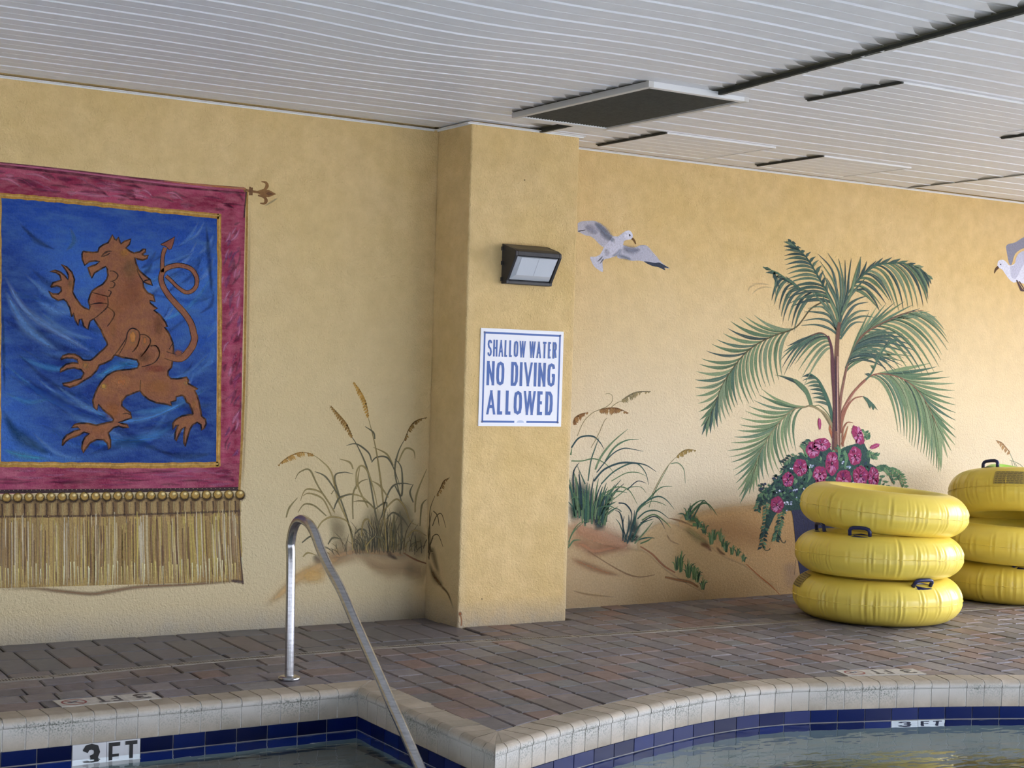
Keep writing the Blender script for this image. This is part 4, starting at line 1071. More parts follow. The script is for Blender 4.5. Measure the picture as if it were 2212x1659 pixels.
# the beast
p = Paint(ill=IB_)
up = '548,262 600,272 680,280 745,270 762,215 810,180 880,150 905,110 940,45 965,100 990,120 1018,75 1035,130 1050,165 1100,130 1185,100 1165,170 1115,220 1170,262 1225,288 1300,270 1345,235 1380,235 1375,270 1330,305 1370,325 1415,315 1395,360 1340,380 1270,365 1235,345 1250,420 1285,510 1350,570 1440,640 1470,718 1400,690 1345,670 1350,740 1400,810 1480,850 1505,930 1430,915 1440,950 1500,1000 1535,1020 1490,1045 1570,1110 1640,1200 1668,1265 1630,1270 1680,1340 1710,1400 1740,1480 1750,1560 1745,1640'
lo = '1600,390 1555,440 1550,500 1590,540 1680,545 1800,520 1825,560 1815,600 1880,640 1950,680 1905,695 1935,760 1960,830 1985,960 2000,1040 2050,1080 2060,1140 2030,1200 2000,1225 1990,1150 1940,1120 1880,1150 1840,1220 1810,1330 1780,1440 1765,1400 1765,1290 1780,1180 1730,1210 1690,1300 1660,1370 1645,1340 1650,1260 1690,1150 1655,1160 1620,1215 1618,1130 1660,1080 1740,1035 1830,1020 1885,1015 1870,950 1840,880 1800,850 1770,780 1740,760 1660,780 1660,830 1590,850 1600,900 1540,880 1400,860 1300,820 1220,750 1180,700 1100,730 1000,770 940,840 940,900 980,940 1050,990 1070,1060 960,1100 890,1120 960,1140 1010,1150 1030,1185 960,1190 900,1170 830,1190 760,1260 790,1350 790,1450 770,1480 750,1400 700,1350 600,1350 520,1390 460,1470 430,1525 410,1470 420,1380 450,1320 510,1270 440,1250 370,1290 260,1330 200,1370 150,1430 160,1350 210,1290 300,1240 390,1215 350,1180 270,1190 310,1150 400,1130 500,1135 600,1160 720,1130 820,1110 830,1080 790,1030 700,960 630,880 610,960 570,920 555,830 580,750 620,660 660,590 740,500 840,445 960,425 1080,415 1150,395 1170,350 1140,290 1060,275 960,260 870,230 840,230 800,290 740,320 700,340 640,360 600,440 530,510 430,570 350,620 250,655 170,630 150,605 250,590 330,560 400,540 440,470 400,420 310,395 220,410 120,455 130,410 200,350 290,330 365,340 350,290 290,265 200,265 130,285 160,235 230,212 320,220 380,250 430,295 520,300 560,275 640,200 710,140 750,90 740,50'
up2 = '833,1413 790,1310 730,1220 690,1160 640,1190 612,1300 560,1260 530,1160 500,1170 485,1250 440,1160 420,1080 400,1130 375,1020 330,930 290,900 220,915 140,870 95,790 150,830 220,830 260,790 255,740 200,720 120,740 150,680 220,660 260,645 240,580 190,545 110,530 180,515 250,540 310,590 350,640 355,580 320,510 260,435 330,470 400,540 435,640 420,730 410,800 450,880 520,980 570,1015 630,1040 640,1000 620,920 640,850 670,790 740,740 810,700 860,640 880,580 870,500 850,465 780,500 700,550 665,620 640,560 615,480 650,465 720,440 770,400 700,390 630,400 570,450 540,370 535,300'
ol = pts(up, 'A')+pts(lo, 'B')+pts(up2, 'A')
bc = (120, 77, 54)
p.fill(ol, bc, lay=6)
p2 = ol+[ol[0]]
DK = (22, 17, 22)
def outline(q, w=4.2, lay=8): 
    for i in range(0, len(q)-1, 12): p.stroke(q[i:i+13], w, DK, .95, lay, soft=.35, smooth=False)
outline(p2)
tail = pts('1640,1640', 'A')+pts('1720,270 1850,150 1905,20', 'B')+pts('2015,1350 1985,1230 1900,1095 1780,960 1670,830 1600,700 1585,600 1625,510 1740,458 1870,455 1990,505 2055,610 2050,720 1985,795 1900,802 1800,735 1720,655 1650,590', 'A')
stem = pts('1605,540 1600,400 1612,300 1640,215', 'A')
for q, w in ((tail, (14, 9, 5)), (stem, (7, 6, 7))):
    p.stroke(q, tuple(x+3.2 for x in w), DK, .95, 8.6); p.stroke(q, w, (118, 74, 56), 1, 9.2)
ah = pts('1580,170 1680,120 1768,68 1745,160 1720,230 1690,240 1650,200 1580,175', 'A')
p.fill(ah, (110, 62, 50), lay=9.8); p.stroke(ah+[ah[0]], 1.6, DK, .9, 10.2, smooth=False)
p.blob(pts('1690,200', 'B')[0], 14, 10, (118, 74, 56), .9, lay=9.4)
for q in ('900,525 960,530 1010,580 980,640 910,665', '930,660 970,690 950,740 900,750', '880,780 920,800 900,850 870,860 670,810', '870,860 880,920 870,1000 780,1090 690,1160', '640,970 760,950 870,960', '870,1000 940,1050 965,1100 930,1180 870,1260',
          '1020,1640 1110,1480 1140,1340 1200,1285 1280,1320 1300,1400 1260,1540 1200,1600', '1300,1370 1370,1370 1440,1430 1430,1510 1370,1600 1320,1659', '1440,1510 1520,1520 1560,1600 1565,1659', '1350,670 1300,590 1260,500', '1440,640 1380,650 1345,672'):
    p.stroke(pts(q, 'A'), (2, 3.6, 2), DK, .95, 8.4, soft=.4)
for q in ('1000,0 950,80 880,180 840,230', '1180,0 1150,100 1100,160', '1320,60 1260,170 1190,250', '1320,110 1400,110 1440,180 1420,270 1350,340 1200,385', '1190,560 1185,640 1180,710', '950,1010 1010,1000 1050,1020', '1570,150 1620,60'):
    p.stroke(pts(q, 'B'), (2, 3.4, 2), DK, .95, 8.4, soft=.4)
p.stroke(pts('790,335 830,290 880,265 935,260', 'A'), (2, 4.5, 1), (28, 20, 24), 1, 8.8); p.stroke(pts('800,335 870,310 905,285', 'A'), (2, 3, 1), (28, 20, 24), 1, 8.9)
# modelling in lighter ochre and redder browns
for c, rx, ry, col, a, cr_ in (((1100, 280), 14, 12, (180, 120, 50), .5, 'A'), ((600, 320), 10, 8, (165, 100, 60), .5, 'A'), ((1210, 1400), 11, 22, (182, 124, 66), .7, 'A'), ((1370, 1450), 9, 18, (168, 108, 62), .6, 'A'), ((780, 900), 18, 22, (150, 76, 54), .6, 'A'),
                         ((1200, 800), 34, 40, (140, 82, 56), .5, 'A'), ((1000, 1000), 24, 30, (165, 102, 62), .45, 'A'), ((1550, 1250), 14, 30, (112, 66, 44), .5, 'A'), ((950, 1300), 12, 30, (160, 100, 60), .5, 'A'), ((380, 700), 8, 14, (130, 90, 55), .6, 'A'),
                         ((950, 580), 40, 22, (170, 110, 68), .55, 'B'), ((700, 640), 9, 9, (190, 150, 70), .6, 'B'), ((1400, 640), 40, 20, (160, 102, 56), .5, 'B'), ((1380, 410), 30, 10, (125, 52, 48), .6, 'B'), ((820, 950), 18, 26, (160, 96, 52), .5, 'B'), ((460, 360), 12, 12, (158, 112, 62), .6, 'B'),
                         ((1230, 260), 20, 16, (96, 60, 50), .6, 'B'), ((620, 1230), 20, 12, (158, 98, 60), .5, 'B'), ((1900, 880), 7, 16, (160, 106, 56), .5, 'B'), ((1800, 600), 10, 8, (190, 140, 80), .5, 'B'), ((1180, 480), 22, 30, (96, 78, 50), .4, 'A')):
    k_, ox, oy = CROP[cr_]; p.blob((ox+c[0]/k_, oy+c[1]/k_), rx, ry, col, a, lay=7.2+R_.random()*.6)
fin(p, 'beast', MPbeast, ban, IB)

# ------------------------------------------------------------------ painted sea oats, left of the pilaster
def seedhead(p, q, col, w=9, n=13, side=1, lay=6, L=11):
    q = smoothline(q, 5)
    p.stroke(q, (1.2, 2.4, 1), shade(col, .8), .95, lay)
    m = len(q)
    for k in range(n):
        i = min(m-2, int((k+.3)/n*(m-1))); x, y = q[i]; dx, dy = q[i+1][0]-x, q[i+1][1]-y; Ln = math.hypot(dx, dy) or 1; dx /= Ln; dy /= Ln
        f = math.sin(math.pi*(.12+.82*(k+.5)/n))
        nx, ny = -dy*side, dx*side
        ex, ey = x+(nx*.85-dx*.2)*L*f*R_.uniform(.8, 1.15), y+(ny*.85-dy*.2)*L*f*R_.uniform(.8, 1.15)+2.5*f
        p.leaf((x, y), (ex, ey), w*.55, mix3(col, (205, 165, 95), R_.uniform(0, .35)), .1, .95, lay+.3+(k % 3)*.2)
        p.leaf((x, y), (x+(nx*.35+dx)*L*.5*f, y+(ny*.35+dy)*L*.5*f), w*.5, shade(col, R_.uniform(.8, 1.1)), .1, .9, lay+.1)
so = empty('painted_sea_oats', (4.2, 0, .6)); tag(so, 'brown wall painting of sea oats on a dune left of the pilaster', 'mural'); IS = inv(so)
p = Paint(ill=(.60, .60, .60))
sand = lambda q, w, c, a, l, s=.95: p.stroke(pts(q, 'L'), w, c, a, l, soft=s)
sand('20,1530 110,1460 220,1360 330,1300 450,1240 560,1205', (14, 34, 36), (176, 144, 96), .6, 1)
p.blob(pts('320,1340', 'L')[0], 40, 24, (186, 150, 88), .5, lay=1.4)
sand('330,1300 450,1225 600,1190 740,1200 860,1215 980,1260', (40, 60, 40), (140, 112, 82), .6, 1.2)
sand('600,1230 720,1290 820,1300 960,1280', (14, 50, 40), (140, 110, 76), .5, 1.6)
sand('860,1300 960,1320 1000,1330', (40, 70, 60), (128, 98, 62), .4, 1.5)
sand('330,1210 350,1240 400,1235', (14, 22, 12), (92, 80, 66), .6, 1.8)
sand('760,1150 780,1210 830,1240', (6, 14, 4), (60, 50, 44), .7, 2.2)
sand('860,1200 930,1240 1000,1265', (3, 5, 3), (104, 66, 40), .8, 2.3, .6)
fin(p, 'dune', MP, so, IS)
p = Paint(ill=(.60, .60, .60))
for c, rx, ry, a in ((('480,1100'), 26, 44, .45), (('620,1120'), 36, 48, .5), (('730,1080'), 30, 60, .6), (('840,1080'), 34, 66, .65), (('930,1120'), 26, 50, .5), (('450,1020'), 22, 40, .3), (('680,1000'), 30, 40, .4), (('860,960'), 30, 46, .45), (('960,1150'), 20, 40, .45)):
    p.blob(pts(c, 'L')[0], rx, ry, (104, 92, 66), a*.85, lay=1.5+R_.random())
for k in range(120):    # dense undergrowth blades
    x = R_.gauss(740, 130); x = min(max(x, 420), 985); y = 1190+R_.uniform(-30, 15)+abs(x-740)*.06; h = R_.uniform(60, 260)*(1-abs(x-760)/420)
    dx = R_.uniform(-50, 50)+(x-740)*.12
    p.stroke(pts('%f,%f %f,%f %f,%f' % (x, y, x+dx*.3, y-h*.6, x+dx, y-h), 'L'), (2.2, 2.6, .6), R_.choice([(84, 78, 58), (56, 58, 52), (110, 96, 62), (70, 74, 56), (124, 108, 66)]), .6, 3+(k % 9)*.25, soft=.6)
BL = ['560,1190 540,1050 470,880 430,720 370,650 320,615', '740,1190 700,1000 650,720 590,570 540,490', '760,1190 740,900 700,600 650,390', '850,900 810,720 830,600 870,520', '440,940 350,800 300,705 240,720 215,760', '480,870 400,750 330,715', '450,960 380,850 310,820 270,830 245,890', '430,980 380,880 300,845 260,860',
      '400,980 330,920 270,910 230,960', '345,1060 380,1010 440,985 520,1010 560,1080', '580,1180 520,980 450,760 500,720 560,730', '450,920 480,880 540,850 620,870 680,930', '445,940 480,870 560,850', '560,1000 560,850 600,780 650,760', '580,820 580,720 610,680 650,720 690,850 710,960', '650,930 590,800 600,690',
      '690,940 650,900 600,890 560,895', '670,650 650,600 580,550 520,560', '560,700 540,660 480,640', '690,520 680,480 630,445', '800,680 760,610 680,570', '670,660 700,630 760,630 800,690 840,800', '730,990 760,870 800,800 860,785 915,795', '920,900 900,840 920,790', '740,960 760,930 820,880 870,930 900,1010 950,1040',
      '770,870 720,800 670,770', '830,660 870,580 920,590 930,640', '810,800 850,860 850,700 810,640', '880,1110 930,1065 1000,1100', '610,1100 620,1020 650,1000 680,1060', '640,1130 690,1105 740,1120 760,1190', '570,1090 600,1060 640,1080 610,1180', '840,1190 850,1080 840,950', '930,960 940,850 1000,700', '960,1040 970,920 1000,880',
      '260,1225 290,1200 340,1215', '410,1150 440,1110 490,1120', '255,1140 300,1105 340,1100', '650,1200 640,1160 690,1100', '160,990 180,930 230,870', '430,850 450,820', '760,1000 800,960 860,1000 890,1050', '690,940 760,900 740,1000']
for k, q in enumerate(BL):
    c = R_.choice([(112, 100, 66), (88, 84, 64), (128, 112, 72), (80, 78, 62), (134, 118, 76)])
    p.stroke(pts(q, 'L'), (3.2, 5.0, 1.2), c, .8, 5.5+(k % 10)*.25, soft=.45)
fin(p, 'blades', MP, so, IS)['kind'] = 'stuff'
p = Paint(ill=(.60, .60, .60))
oc = (128, 96, 48)
for a_ in ((pts('320,612 250,600 190,620 150,645 112,680', 'L'), oc, 9, 16, -1, 8), (pts('555,505 520,430 470,370 425,322', 'L'), shade(oc, .85), 10, 16, -1, 8),
           (pts('652,385 635,300 600,230 562,180', 'L'), (140, 104, 44), 10, 16, -1, 8), (pts('868,522 900,450 940,410 1002,392', 'L'), shade(oc, .75), 8, 12, 1, 8, 9)):
    p = Paint(ill=(.60, .60, .60)); seedhead(p, *a_); fin(p, 'seed_head', MP, so, IS)
# the part that runs on round the corner onto the pilaster side
so2 = empty('painted_sea_oat_sprig', (XL, -.2, .6)); tag(so2, 'painted sea oat sprig and dune edge on the shaded pilaster side', 'mural'); I2 = inv(so2)
p = Paint(0, XL, -1, (.38, .38, .36))
for q, w, c, a in (('1010,1240 1040,1330 1090,1400 1130,1450 1165,1550', (10, 7, 3), (82, 58, 30), .85), ('1015,1200 1030,1180 1050,1250 1080,1350', (12, 16, 8), (78, 60, 34), .6), ('1030,1300 1060,1360 1100,1400', (14, 22, 8), (92, 66, 34), .5)):
    p.stroke(pts(q, 'L'), w, c, a, 1.5, soft=.8)
for q in ('1020,1190 1020,1100 1020,950 1050,860', '1020,1180 1010,1090 1030,960', '1035,1040 1060,980 1090,970 1115,1050', '1040,950 1065,980 1075,1040', '1025,1140 1040,1100 1070,1095 1098,1165', '1015,1240 1012,1140 1018,1060', '1008,1200 1030,1130 1040,1110', '1012,1230 1022,1180 1018,1120'):
    p.stroke(pts(q, 'L'), (2.2, 2.4, 1), (66, 54, 32), .9, 3, soft=.4)
fin(p, 'blades', MP, so2, I2)
p = Paint(0, XL, -1, (.38, .38, .36)); seedhead(p, pts('1062,855 1085,810 1105,770 1138,752', 'L'), (74, 52, 26), 7, 10, 1, 5, 8); fin(p, 'seed_head', MP, so2, I2)

# ------------------------------------------------------------------ dune and sea oats right of the pilaster
du = empty('painted_dunes', (7, 0, .4)); tag(du, 'painted sand dunes with grass tufts right of the pilaster', 'mural'); ID = inv(du)
p = Paint(ill=IR)
XW = 1222
def rl(q, w, c, a, l, s=.95): p.stroke([(max(x, XW+w[1]*.45*0+3), y) for x, y in pts(q, 'R')], w, c, a, l, soft=s)
# far slope and near slopes as soft sand colour, trimmed above the floor line
def wash(c, rx, ry, col, a, l): p.blob(pts(c, 'R')[0], rx, ry, col, a, lay=l, wob=.05)
FLR = [(1222, 1309), (1500, 1292), (1722, 1281), (1800, 1276)]
def fl_y(P_): return [(x, y) for x, y in P_]
p.region(pts('700,905 820,860 960,840 1100,815 1300,800 1500,800 1760,830', 'R'), [(1439, 1301), (1722, 1285), (1772, 1282)], (210, 168, 110), .75, .16, lay=1, left=True)
p.region(pts('400,1165 480,1100 560,1020 640,955 740,955 860,1020 980,1110 1100,1200 1250,1275 1360,1375 1480,1475', 'R'), [(1345, 1307), (1500, 1296.5), (1684, 1287)], (218, 184, 130), .6, .10, lay=1.6, left=True)
p.region(pts('10,960 100,985 240,1040 360,1120 480,1140 560,1160 680,1280 800,1370 960,1470', 'R'), [(1223, 1314), (1521, 1297)], (216, 184, 134), .6, .12, lay=2.0)
p.stroke(pts('900,1000 1040,1040 1250,1060 1450,1150', 'R'), (30, 90, 40), (188, 140, 92), .4, 1.3, soft=.95)
p.stroke(pts('1100,1330 1280,1400 1460,1440', 'R'), (20, 40, 20), (182, 140, 84), .45, 1.4, soft=.95)
p.stroke(pts('1540,1250 1560,1350 1570,1450', 'R'), (30, 40, 30), (200, 168, 140), .4, 1.4, soft=.95)
rl('30,960 120,1040 260,1090 400,1130 480,1150', (44, 70, 30), (198, 146, 112), .65, 2.3)
rl('20,1120 120,1140 200,1180 320,1165 430,1150', (20, 34, 8), (190, 138, 104), .6, 2.4)
rl('30,1230 130,1270 260,1320 400,1355', (12, 22, 6), (178, 130, 92), .6, 2.6)
rl('160,1180 300,1270 430,1340 520,1360 620,1345', (2, 5, 2), (150, 118, 84), .7, 2.8, .7)
rl('520,1150 600,1200 680,1280 760,1330', (3, 6, 4), (160, 106, 74), .75, 3, .7)
rl('690,1360 780,1380 860,1395 920,1430', (6, 9, 5), (146, 104, 66), .8, 3.1, .7)
rl('720,955 800,975 880,1010', (2, 6, 4), (150, 110, 72), .7, 3.2, .7)
rl('820,1010 920,1090 1000,1150', (14, 26, 8), (150, 136, 84), .6, 3.2)
rl('930,1130 980,1150 1015,1190', (8, 12, 3), (128, 78, 52), .7, 3.4); rl('1040,1150 1075,1190 1110,1210', (4, 8, 3), (130, 88, 60), .7, 3.4)
rl('1250,1270 1330,1345 1420,1420 1480,1480', (2, 3.4, 1.4), (160, 96, 50), .85, 3.5, .4)
rl('700,1060 730,1110 800,1140', (3, 5, 3), (176, 138, 96), .6, 3.5)
rl('40,1450 160,1480 360,1500', (3, 6, 3), (190, 150, 100), .5, 3.6)
fin(p, 'dune', MP, du, ID)
p = Paint(ill=IR)
GR = [(64, 98, 84), (88, 120, 88), (52, 78, 78), (110, 132, 96), (44, 66, 72), (96, 124, 84)]
def tuft(cx, cy, n, spread, h, cols, lay=4, w=3.2, lean=0, arch=.6):
    for k in range(n):
        t = R_.uniform(-1, 1); bx = cx+t*spread*.25; hh = h*R_.uniform(.5, 1)*(1-.3*abs(t)); tx = cx+t*spread+lean*R_.random(); ty = cy-hh
        mx, my = bx+(tx-bx)*.35, cy-hh*.75
        p.stroke([(bx, cy+R_.uniform(-2, 3)), (mx, my), (tx, ty+arch*abs(tx-bx)*.4)], (w, w*.9, .6), R_.choice(cols), .9, lay+(k % 8)*.25, soft=.35)
for c, rx, ry, a in ((('120,820'), 34, 44, .85), (('190,900'), 40, 34, .9), (('80,900'), 22, 30, .8), (('240,980'), 18, 24, .9), (('470,1020'), 18, 26, .8), (('470,1090'), 20, 12, .9), (('60,760'), 14, 40, .5)):
    p.blob(pts(c, 'R')[0], rx*.95, ry, (46, 72, 72), a, lay=3)
for k in range(70):
    x = R_.uniform(60, 290); y = R_.uniform(920, 1010) if x > 120 else R_.uniform(880, 960); h = R_.uniform(80, 290); dx = (x-150)*R_.uniform(.2, 1.0)+R_.uniform(-15, 15)
    q = [(max(a_, XW+4), b_) for a_, b_ in pts('%f,%f %f,%f %f,%f' % (x, y, x+dx*.3, y-h*.6, x+dx, y-h), 'R')]
    p.stroke(q, (4, 4.5, 1), R_.choice(GR), .85, 4+(k % 10)*.2, soft=.35)
BR = [('45,470 100,400 190,390 240,430 270,480', 7), ('45,560 120,560 200,545 280,580 345,650', 5), ('60,780 60,640 100,570', 6), ('210,620 250,530 330,430 435,340', 8), ('280,560 340,470 420,420 510,410', 7), ('220,640 320,520 400,475 470,480 540,495', 5), ('160,700 180,560 210,470 235,400', 5),
      ('140,720 80,580', 6), ('200,700 270,620 380,575 480,575 560,590 630,635', 8), ('250,720 330,640 430,585 500,580 555,640 578,725', 6), ('320,700 420,645 500,640 560,665', 4), ('280,780 360,740 440,760 500,860', 5), ('290,810 360,770 430,780', 6), ('300,850 380,790 440,745 520,740 560,780', 4), ('430,760 500,700 560,715', 4),
      ('390,910 360,890 320,900 300,930', 4), ('370,850 420,860 460,920 450,1000', 6), ('480,1000 500,900 560,840 640,805 700,830 755,895', 7), ('490,920 580,820 660,745 740,735', 6), ('500,960 560,910 640,905 720,960', 6), ('530,970 610,930 680,970 730,1020', 6), ('520,990 600,945 650,960 690,1030', 5), ('400,1110 400,1000 380,920 345,900', 6),
      ('410,1120 440,1020 440,930', 6), ('430,1130 470,1000 480,900', 7), ('460,1120 520,1000 610,960', 7), ('480,1130 560,1040 610,975', 6), ('420,1120 380,1000 350,960', 4), ('490,1110 560,1090 620,1092', 6), ('520,1130 570,1110 600,1090', 6), ('430,1120 400,1010 410,940', 5),
      ('30,1150 60,1110 110,1105', 6), ('25,1160 40,1080 100,990 180,975', 4), ('25,1120 60,1050 120,990', 4), ('45,820 80,810 100,870', 5), ('260,800 310,800 330,860', 4), ('580,880 600,820 640,730 700,620 720,580', 3), ('730,580 780,575 820,620 830,715', 4), ('40,520 50,470', 8), ('500,900 590,840 660,850 700,870', 4), ('240,880 300,870 340,890 300,930', 4)]
for k, (q, w) in enumerate(BR):
    q = [(max(x, XW+4), y) for x, y in pts(q, 'R')]
    p.stroke(q, (w*.55, w*.62, .8), R_.choice(GR), .92, 6.5+(k % 9)*.25, soft=.3)
for q in ('85,390 130,290 190,230 245,205 290,185 325,150 325,110 300,95 278,100', '180,470 230,380 270,290 290,265', '320,190 360,160 400,145', '600,790 680,640 740,560 780,525'):
    p.stroke(pts(q, 'R'), (1.6, 1.6, 1), (140, 128, 84), .85, 9, soft=.4)
# tufts running down the ridge
tuft(*pts('850,960', 'R')[0], 16, 22, 34, GR, 5, 3, -6); p.blob(pts('880,960', 'R')[0], 16, 12, (76, 108, 66), .8, lay=4)
for q, w in (('830,940 870,880 920,840 965,830', 5), ('860,930 930,860 990,860 1050,935', 6), ('880,960 940,850 970,840 1010,900', 4), ('860,900 865,850', 3), ('900,960 930,1000 960,1020', 9), ('880,1000 940,1010 980,1060', 9)):
    p.stroke(pts(q, 'R'), (w, w*.8, .8), R_.choice([(72, 104, 66), (88, 118, 72), (60, 88, 64)]), .9, 6+R_.random(), soft=.3)
for cx, cy, n, s, h in ((920, 1020, 12, 12, 20), (960, 1060, 12, 12, 26), (1010, 1130, 16, 12, 40), (1030, 1100, 10, 10, 30), (1075, 1110, 12, 12, 30), (1110, 1180, 14, 12, 26), (1150, 1200, 12, 10, 24), (1190, 1210, 12, 10, 20), (1230, 1250, 12, 10, 18), (1090, 1150, 10, 10, 24)):
    tuft(*pts('%d,%d' % (cx, cy), 'R')[0], n, s, h, [(76, 108, 66), (98, 124, 80), (64, 92, 70), (116, 138, 96)], 6, 2.6, 2)
for cx, cy, n, s, h in ((770, 1310, 16, 12, 36), (800, 1320, 16, 10, 50), (850, 1360, 20, 14, 48), (890, 1370, 16, 12, 38), (910, 1390, 14, 14, 36), (950, 1440, 12, 10, 30)):
    tuft(*pts('%d,%d' % (cx, cy), 'R')[0], n, s, h, [(82, 112, 66), (104, 130, 80), (66, 92, 66), (126, 144, 96)], 6, 2.8, 4)
fin(p, 'grass', MP, du, ID)['kind'] = 'stuff'
p = Paint(ill=IR)
p = Paint(ill=IR); seedhead(p, pts('395,140 440,110 500,85 592,82', 'R'), (140, 128, 92), 8, 13, 1, 10, 13); fin(p, 'seed_head', MP, du, ID)
p = Paint(ill=IR); seedhead(p, pts('248,205 310,195 370,200 440,232', 'R'), (138, 100, 62), 10, 13, 1, 10, 15); fin(p, 'seed_head', MP, du, ID)
p = Paint(ill=IR); seedhead(p, [(max(x, XW+16), y) for x, y in pts('52,300 70,265 110,238 160,226', 'R')], (132, 92, 54), 9, 12, 1, 10, 13); fin(p, 'seed_head', MP, du, ID)
p = Paint(ill=IR); seedhead(p, pts('775,525 810,495 850,482 905,488', 'R'), (146, 122, 68), 8, 11, 1, 10, 10); fin(p, 'seed_head', MP, du, ID)

# sprig at the right edge, above the far tubes
sp_ = empty('painted_sea_oat_sprig', (9.3, 0, 1.2)); tag(sp_, 'painted sea oat stalk by the right edge above the green tube', 'mural'); I3 = inv(sp_)
p = Paint(ill=IR)
for q in ('465,1335 490,1390 510,1440 545,1480 560,1560', '470,1385 520,1405 560,1440', '470,1495 510,1470 560,1475', '480,1390 500,1480 520,1540', '500,1400 535,1470'):
    p.stroke(pts(q, 'T'), (1.6, 1.8, 1.6), (140, 150, 120), .9, 2, soft=.4)
fin(p, 'stem', MP, sp_, I3)
p = Paint(ill=IR); seedhead(p, pts('470,1340 445,1310 420,1285 392,1275', 'T'), (160, 126, 88), 7, 10, -1, 3, 11); fin(p, 'seed_head', MP, sp_, I3)

# ------------------------------------------------------------------ painted gulls
def gull(parts, name_label, loc, crop, dark, fine):
    e = empty('painted_gull', loc); tag(e, name_label, 'mural'); I_ = inv(e)
    for z_, (nm, polys) in enumerate(parts):
        p = Paint(ill=IR)
        for k, (q, c) in enumerate(polys): p.fill([(max(x, XW+16), y) for x, y in smoothline(pts(q, crop), 3)], c, lay=2+4*z_+.8*k)
        for q, w, c, a in fine.get(nm, []): p.stroke([(max(x, XW+16), y) for x, y in pts(q, crop)], w, c, a, 4.5+4*z_, soft=.8)
        fin(p, nm, MP, e, I_)
gull([('wing', [('220,335 260,310 340,295 500,292 580,330 660,400 720,480 780,530 830,560 800,640 720,720 660,740 600,700 540,640 490,590 420,550 350,540 270,500 220,480', (188, 184, 192)), ('228,462 340,445 345,455 230,480', (52, 46, 44))]),
      ('wing', [('985,700 1060,730 1160,750 1240,730 1300,705 1380,715 1450,780 1530,870 1610,960 1680,1030 1780,1095 1775,1108 1700,1095 1710,1130 1620,1090 1500,1060 1400,1020 1340,985 1240,970 1140,975 1040,940 930,935 890,900 930,830', (186, 184, 194)),
                ('1345,985 1430,990 1530,1010 1610,1005 1680,1040 1780,1098 1700,1092 1710,1135 1600,1085 1500,1065 1400,1022', (58, 64, 78))]),
      ('body', [('640,800 680,720 760,640 820,560 900,560 960,520 1030,470 1090,460 1140,500 1155,560 1130,600 1060,620 1010,640 990,720 960,790 920,860 850,900 760,930 680,950 640,1000 650,1160 560,1120 500,1070 460,1000 430,910 520,905 600,870', (204, 202, 212))]),
      ('head', [('1020,480 1090,455 1145,500 1158,560 1130,605 1060,610 1010,570', (226, 224, 234))]),
      ('beak', [('1130,605 1160,580 1200,630 1215,690 1195,685 1170,640', (112, 82, 44)), ('1088,525 1105,518 1118,540 1112,558 1098,552', (44, 42, 50))])],
     'painted gull with spread wings beside the pilaster', (6.0, 0, 2.3), 'S', None,
     {'wing': [('500,310 620,420 740,560 800,620', (8, 22, 12), (132, 138, 152), .6), ('985,730 1080,790 1200,800 1300,780', (14, 20, 6), (138, 142, 158), .6), ('560,310 680,410 780,530', (2, 4, 2), (222, 216, 222), .7), ('1240,730 1380,720 1500,840 1620,970', (2, 4, 2), (224, 218, 222), .7), ('900,880 1040,920 1140,960', (10, 10, 4), (128, 136, 150), .6), ('340,380 440,430 560,520', (8, 20, 10), (170, 168, 180), .5)],
      'body': [('780,640 800,620 830,580', (10, 18, 8), (140, 146, 160), .6), ('650,890 600,950 545,995', (3, 4, 1.5), (70, 72, 84), .8), ('665,930 630,980 590,1030', (3, 4, 1.5), (70, 72, 84), .8), ('960,760 900,850 800,900', (5, 12, 5), (160, 164, 178), .6), ('690,760 720,840 700,900', (6, 14, 6), (178, 172, 178), .5)]})
gull([('wing', [('448,190 460,175 500,165 540,140 590,118 660,85 740,40 720,90 670,140 620,175 570,195 540,200 500,230 480,290 465,280 455,230', (142, 142, 156))]),
      ('body', [('400,300 405,270 430,262 450,275 470,295 500,280 515,240 545,225 600,250 640,300 690,350 730,400 700,415 650,410 600,402 550,398 520,385 490,390 465,370 450,350 430,320', (222, 222, 232))]),
      ('wing', [('470,300 495,290 510,240 540,215 590,205 650,180 720,150 760,140 720,190 660,230 600,262 560,280 540,300 520,340 500,370 478,360', (196, 196, 212))]),
      ('beak', [('402,296 408,310 395,322 383,340 383,322 392,305', (90, 66, 46)), ('413,286 421,284 421,291 414,292', (80, 80, 96))]),
      ('leg', [('505,380 512,378 540,425 552,432 548,440 530,438', (88, 70, 70)), ('520,385 526,384 548,420 560,432 550,432', (88, 70, 70))])],
     'painted gull with raised wings cut off by the right edge', (9.4, 0, 2.2), 'T', None, {})

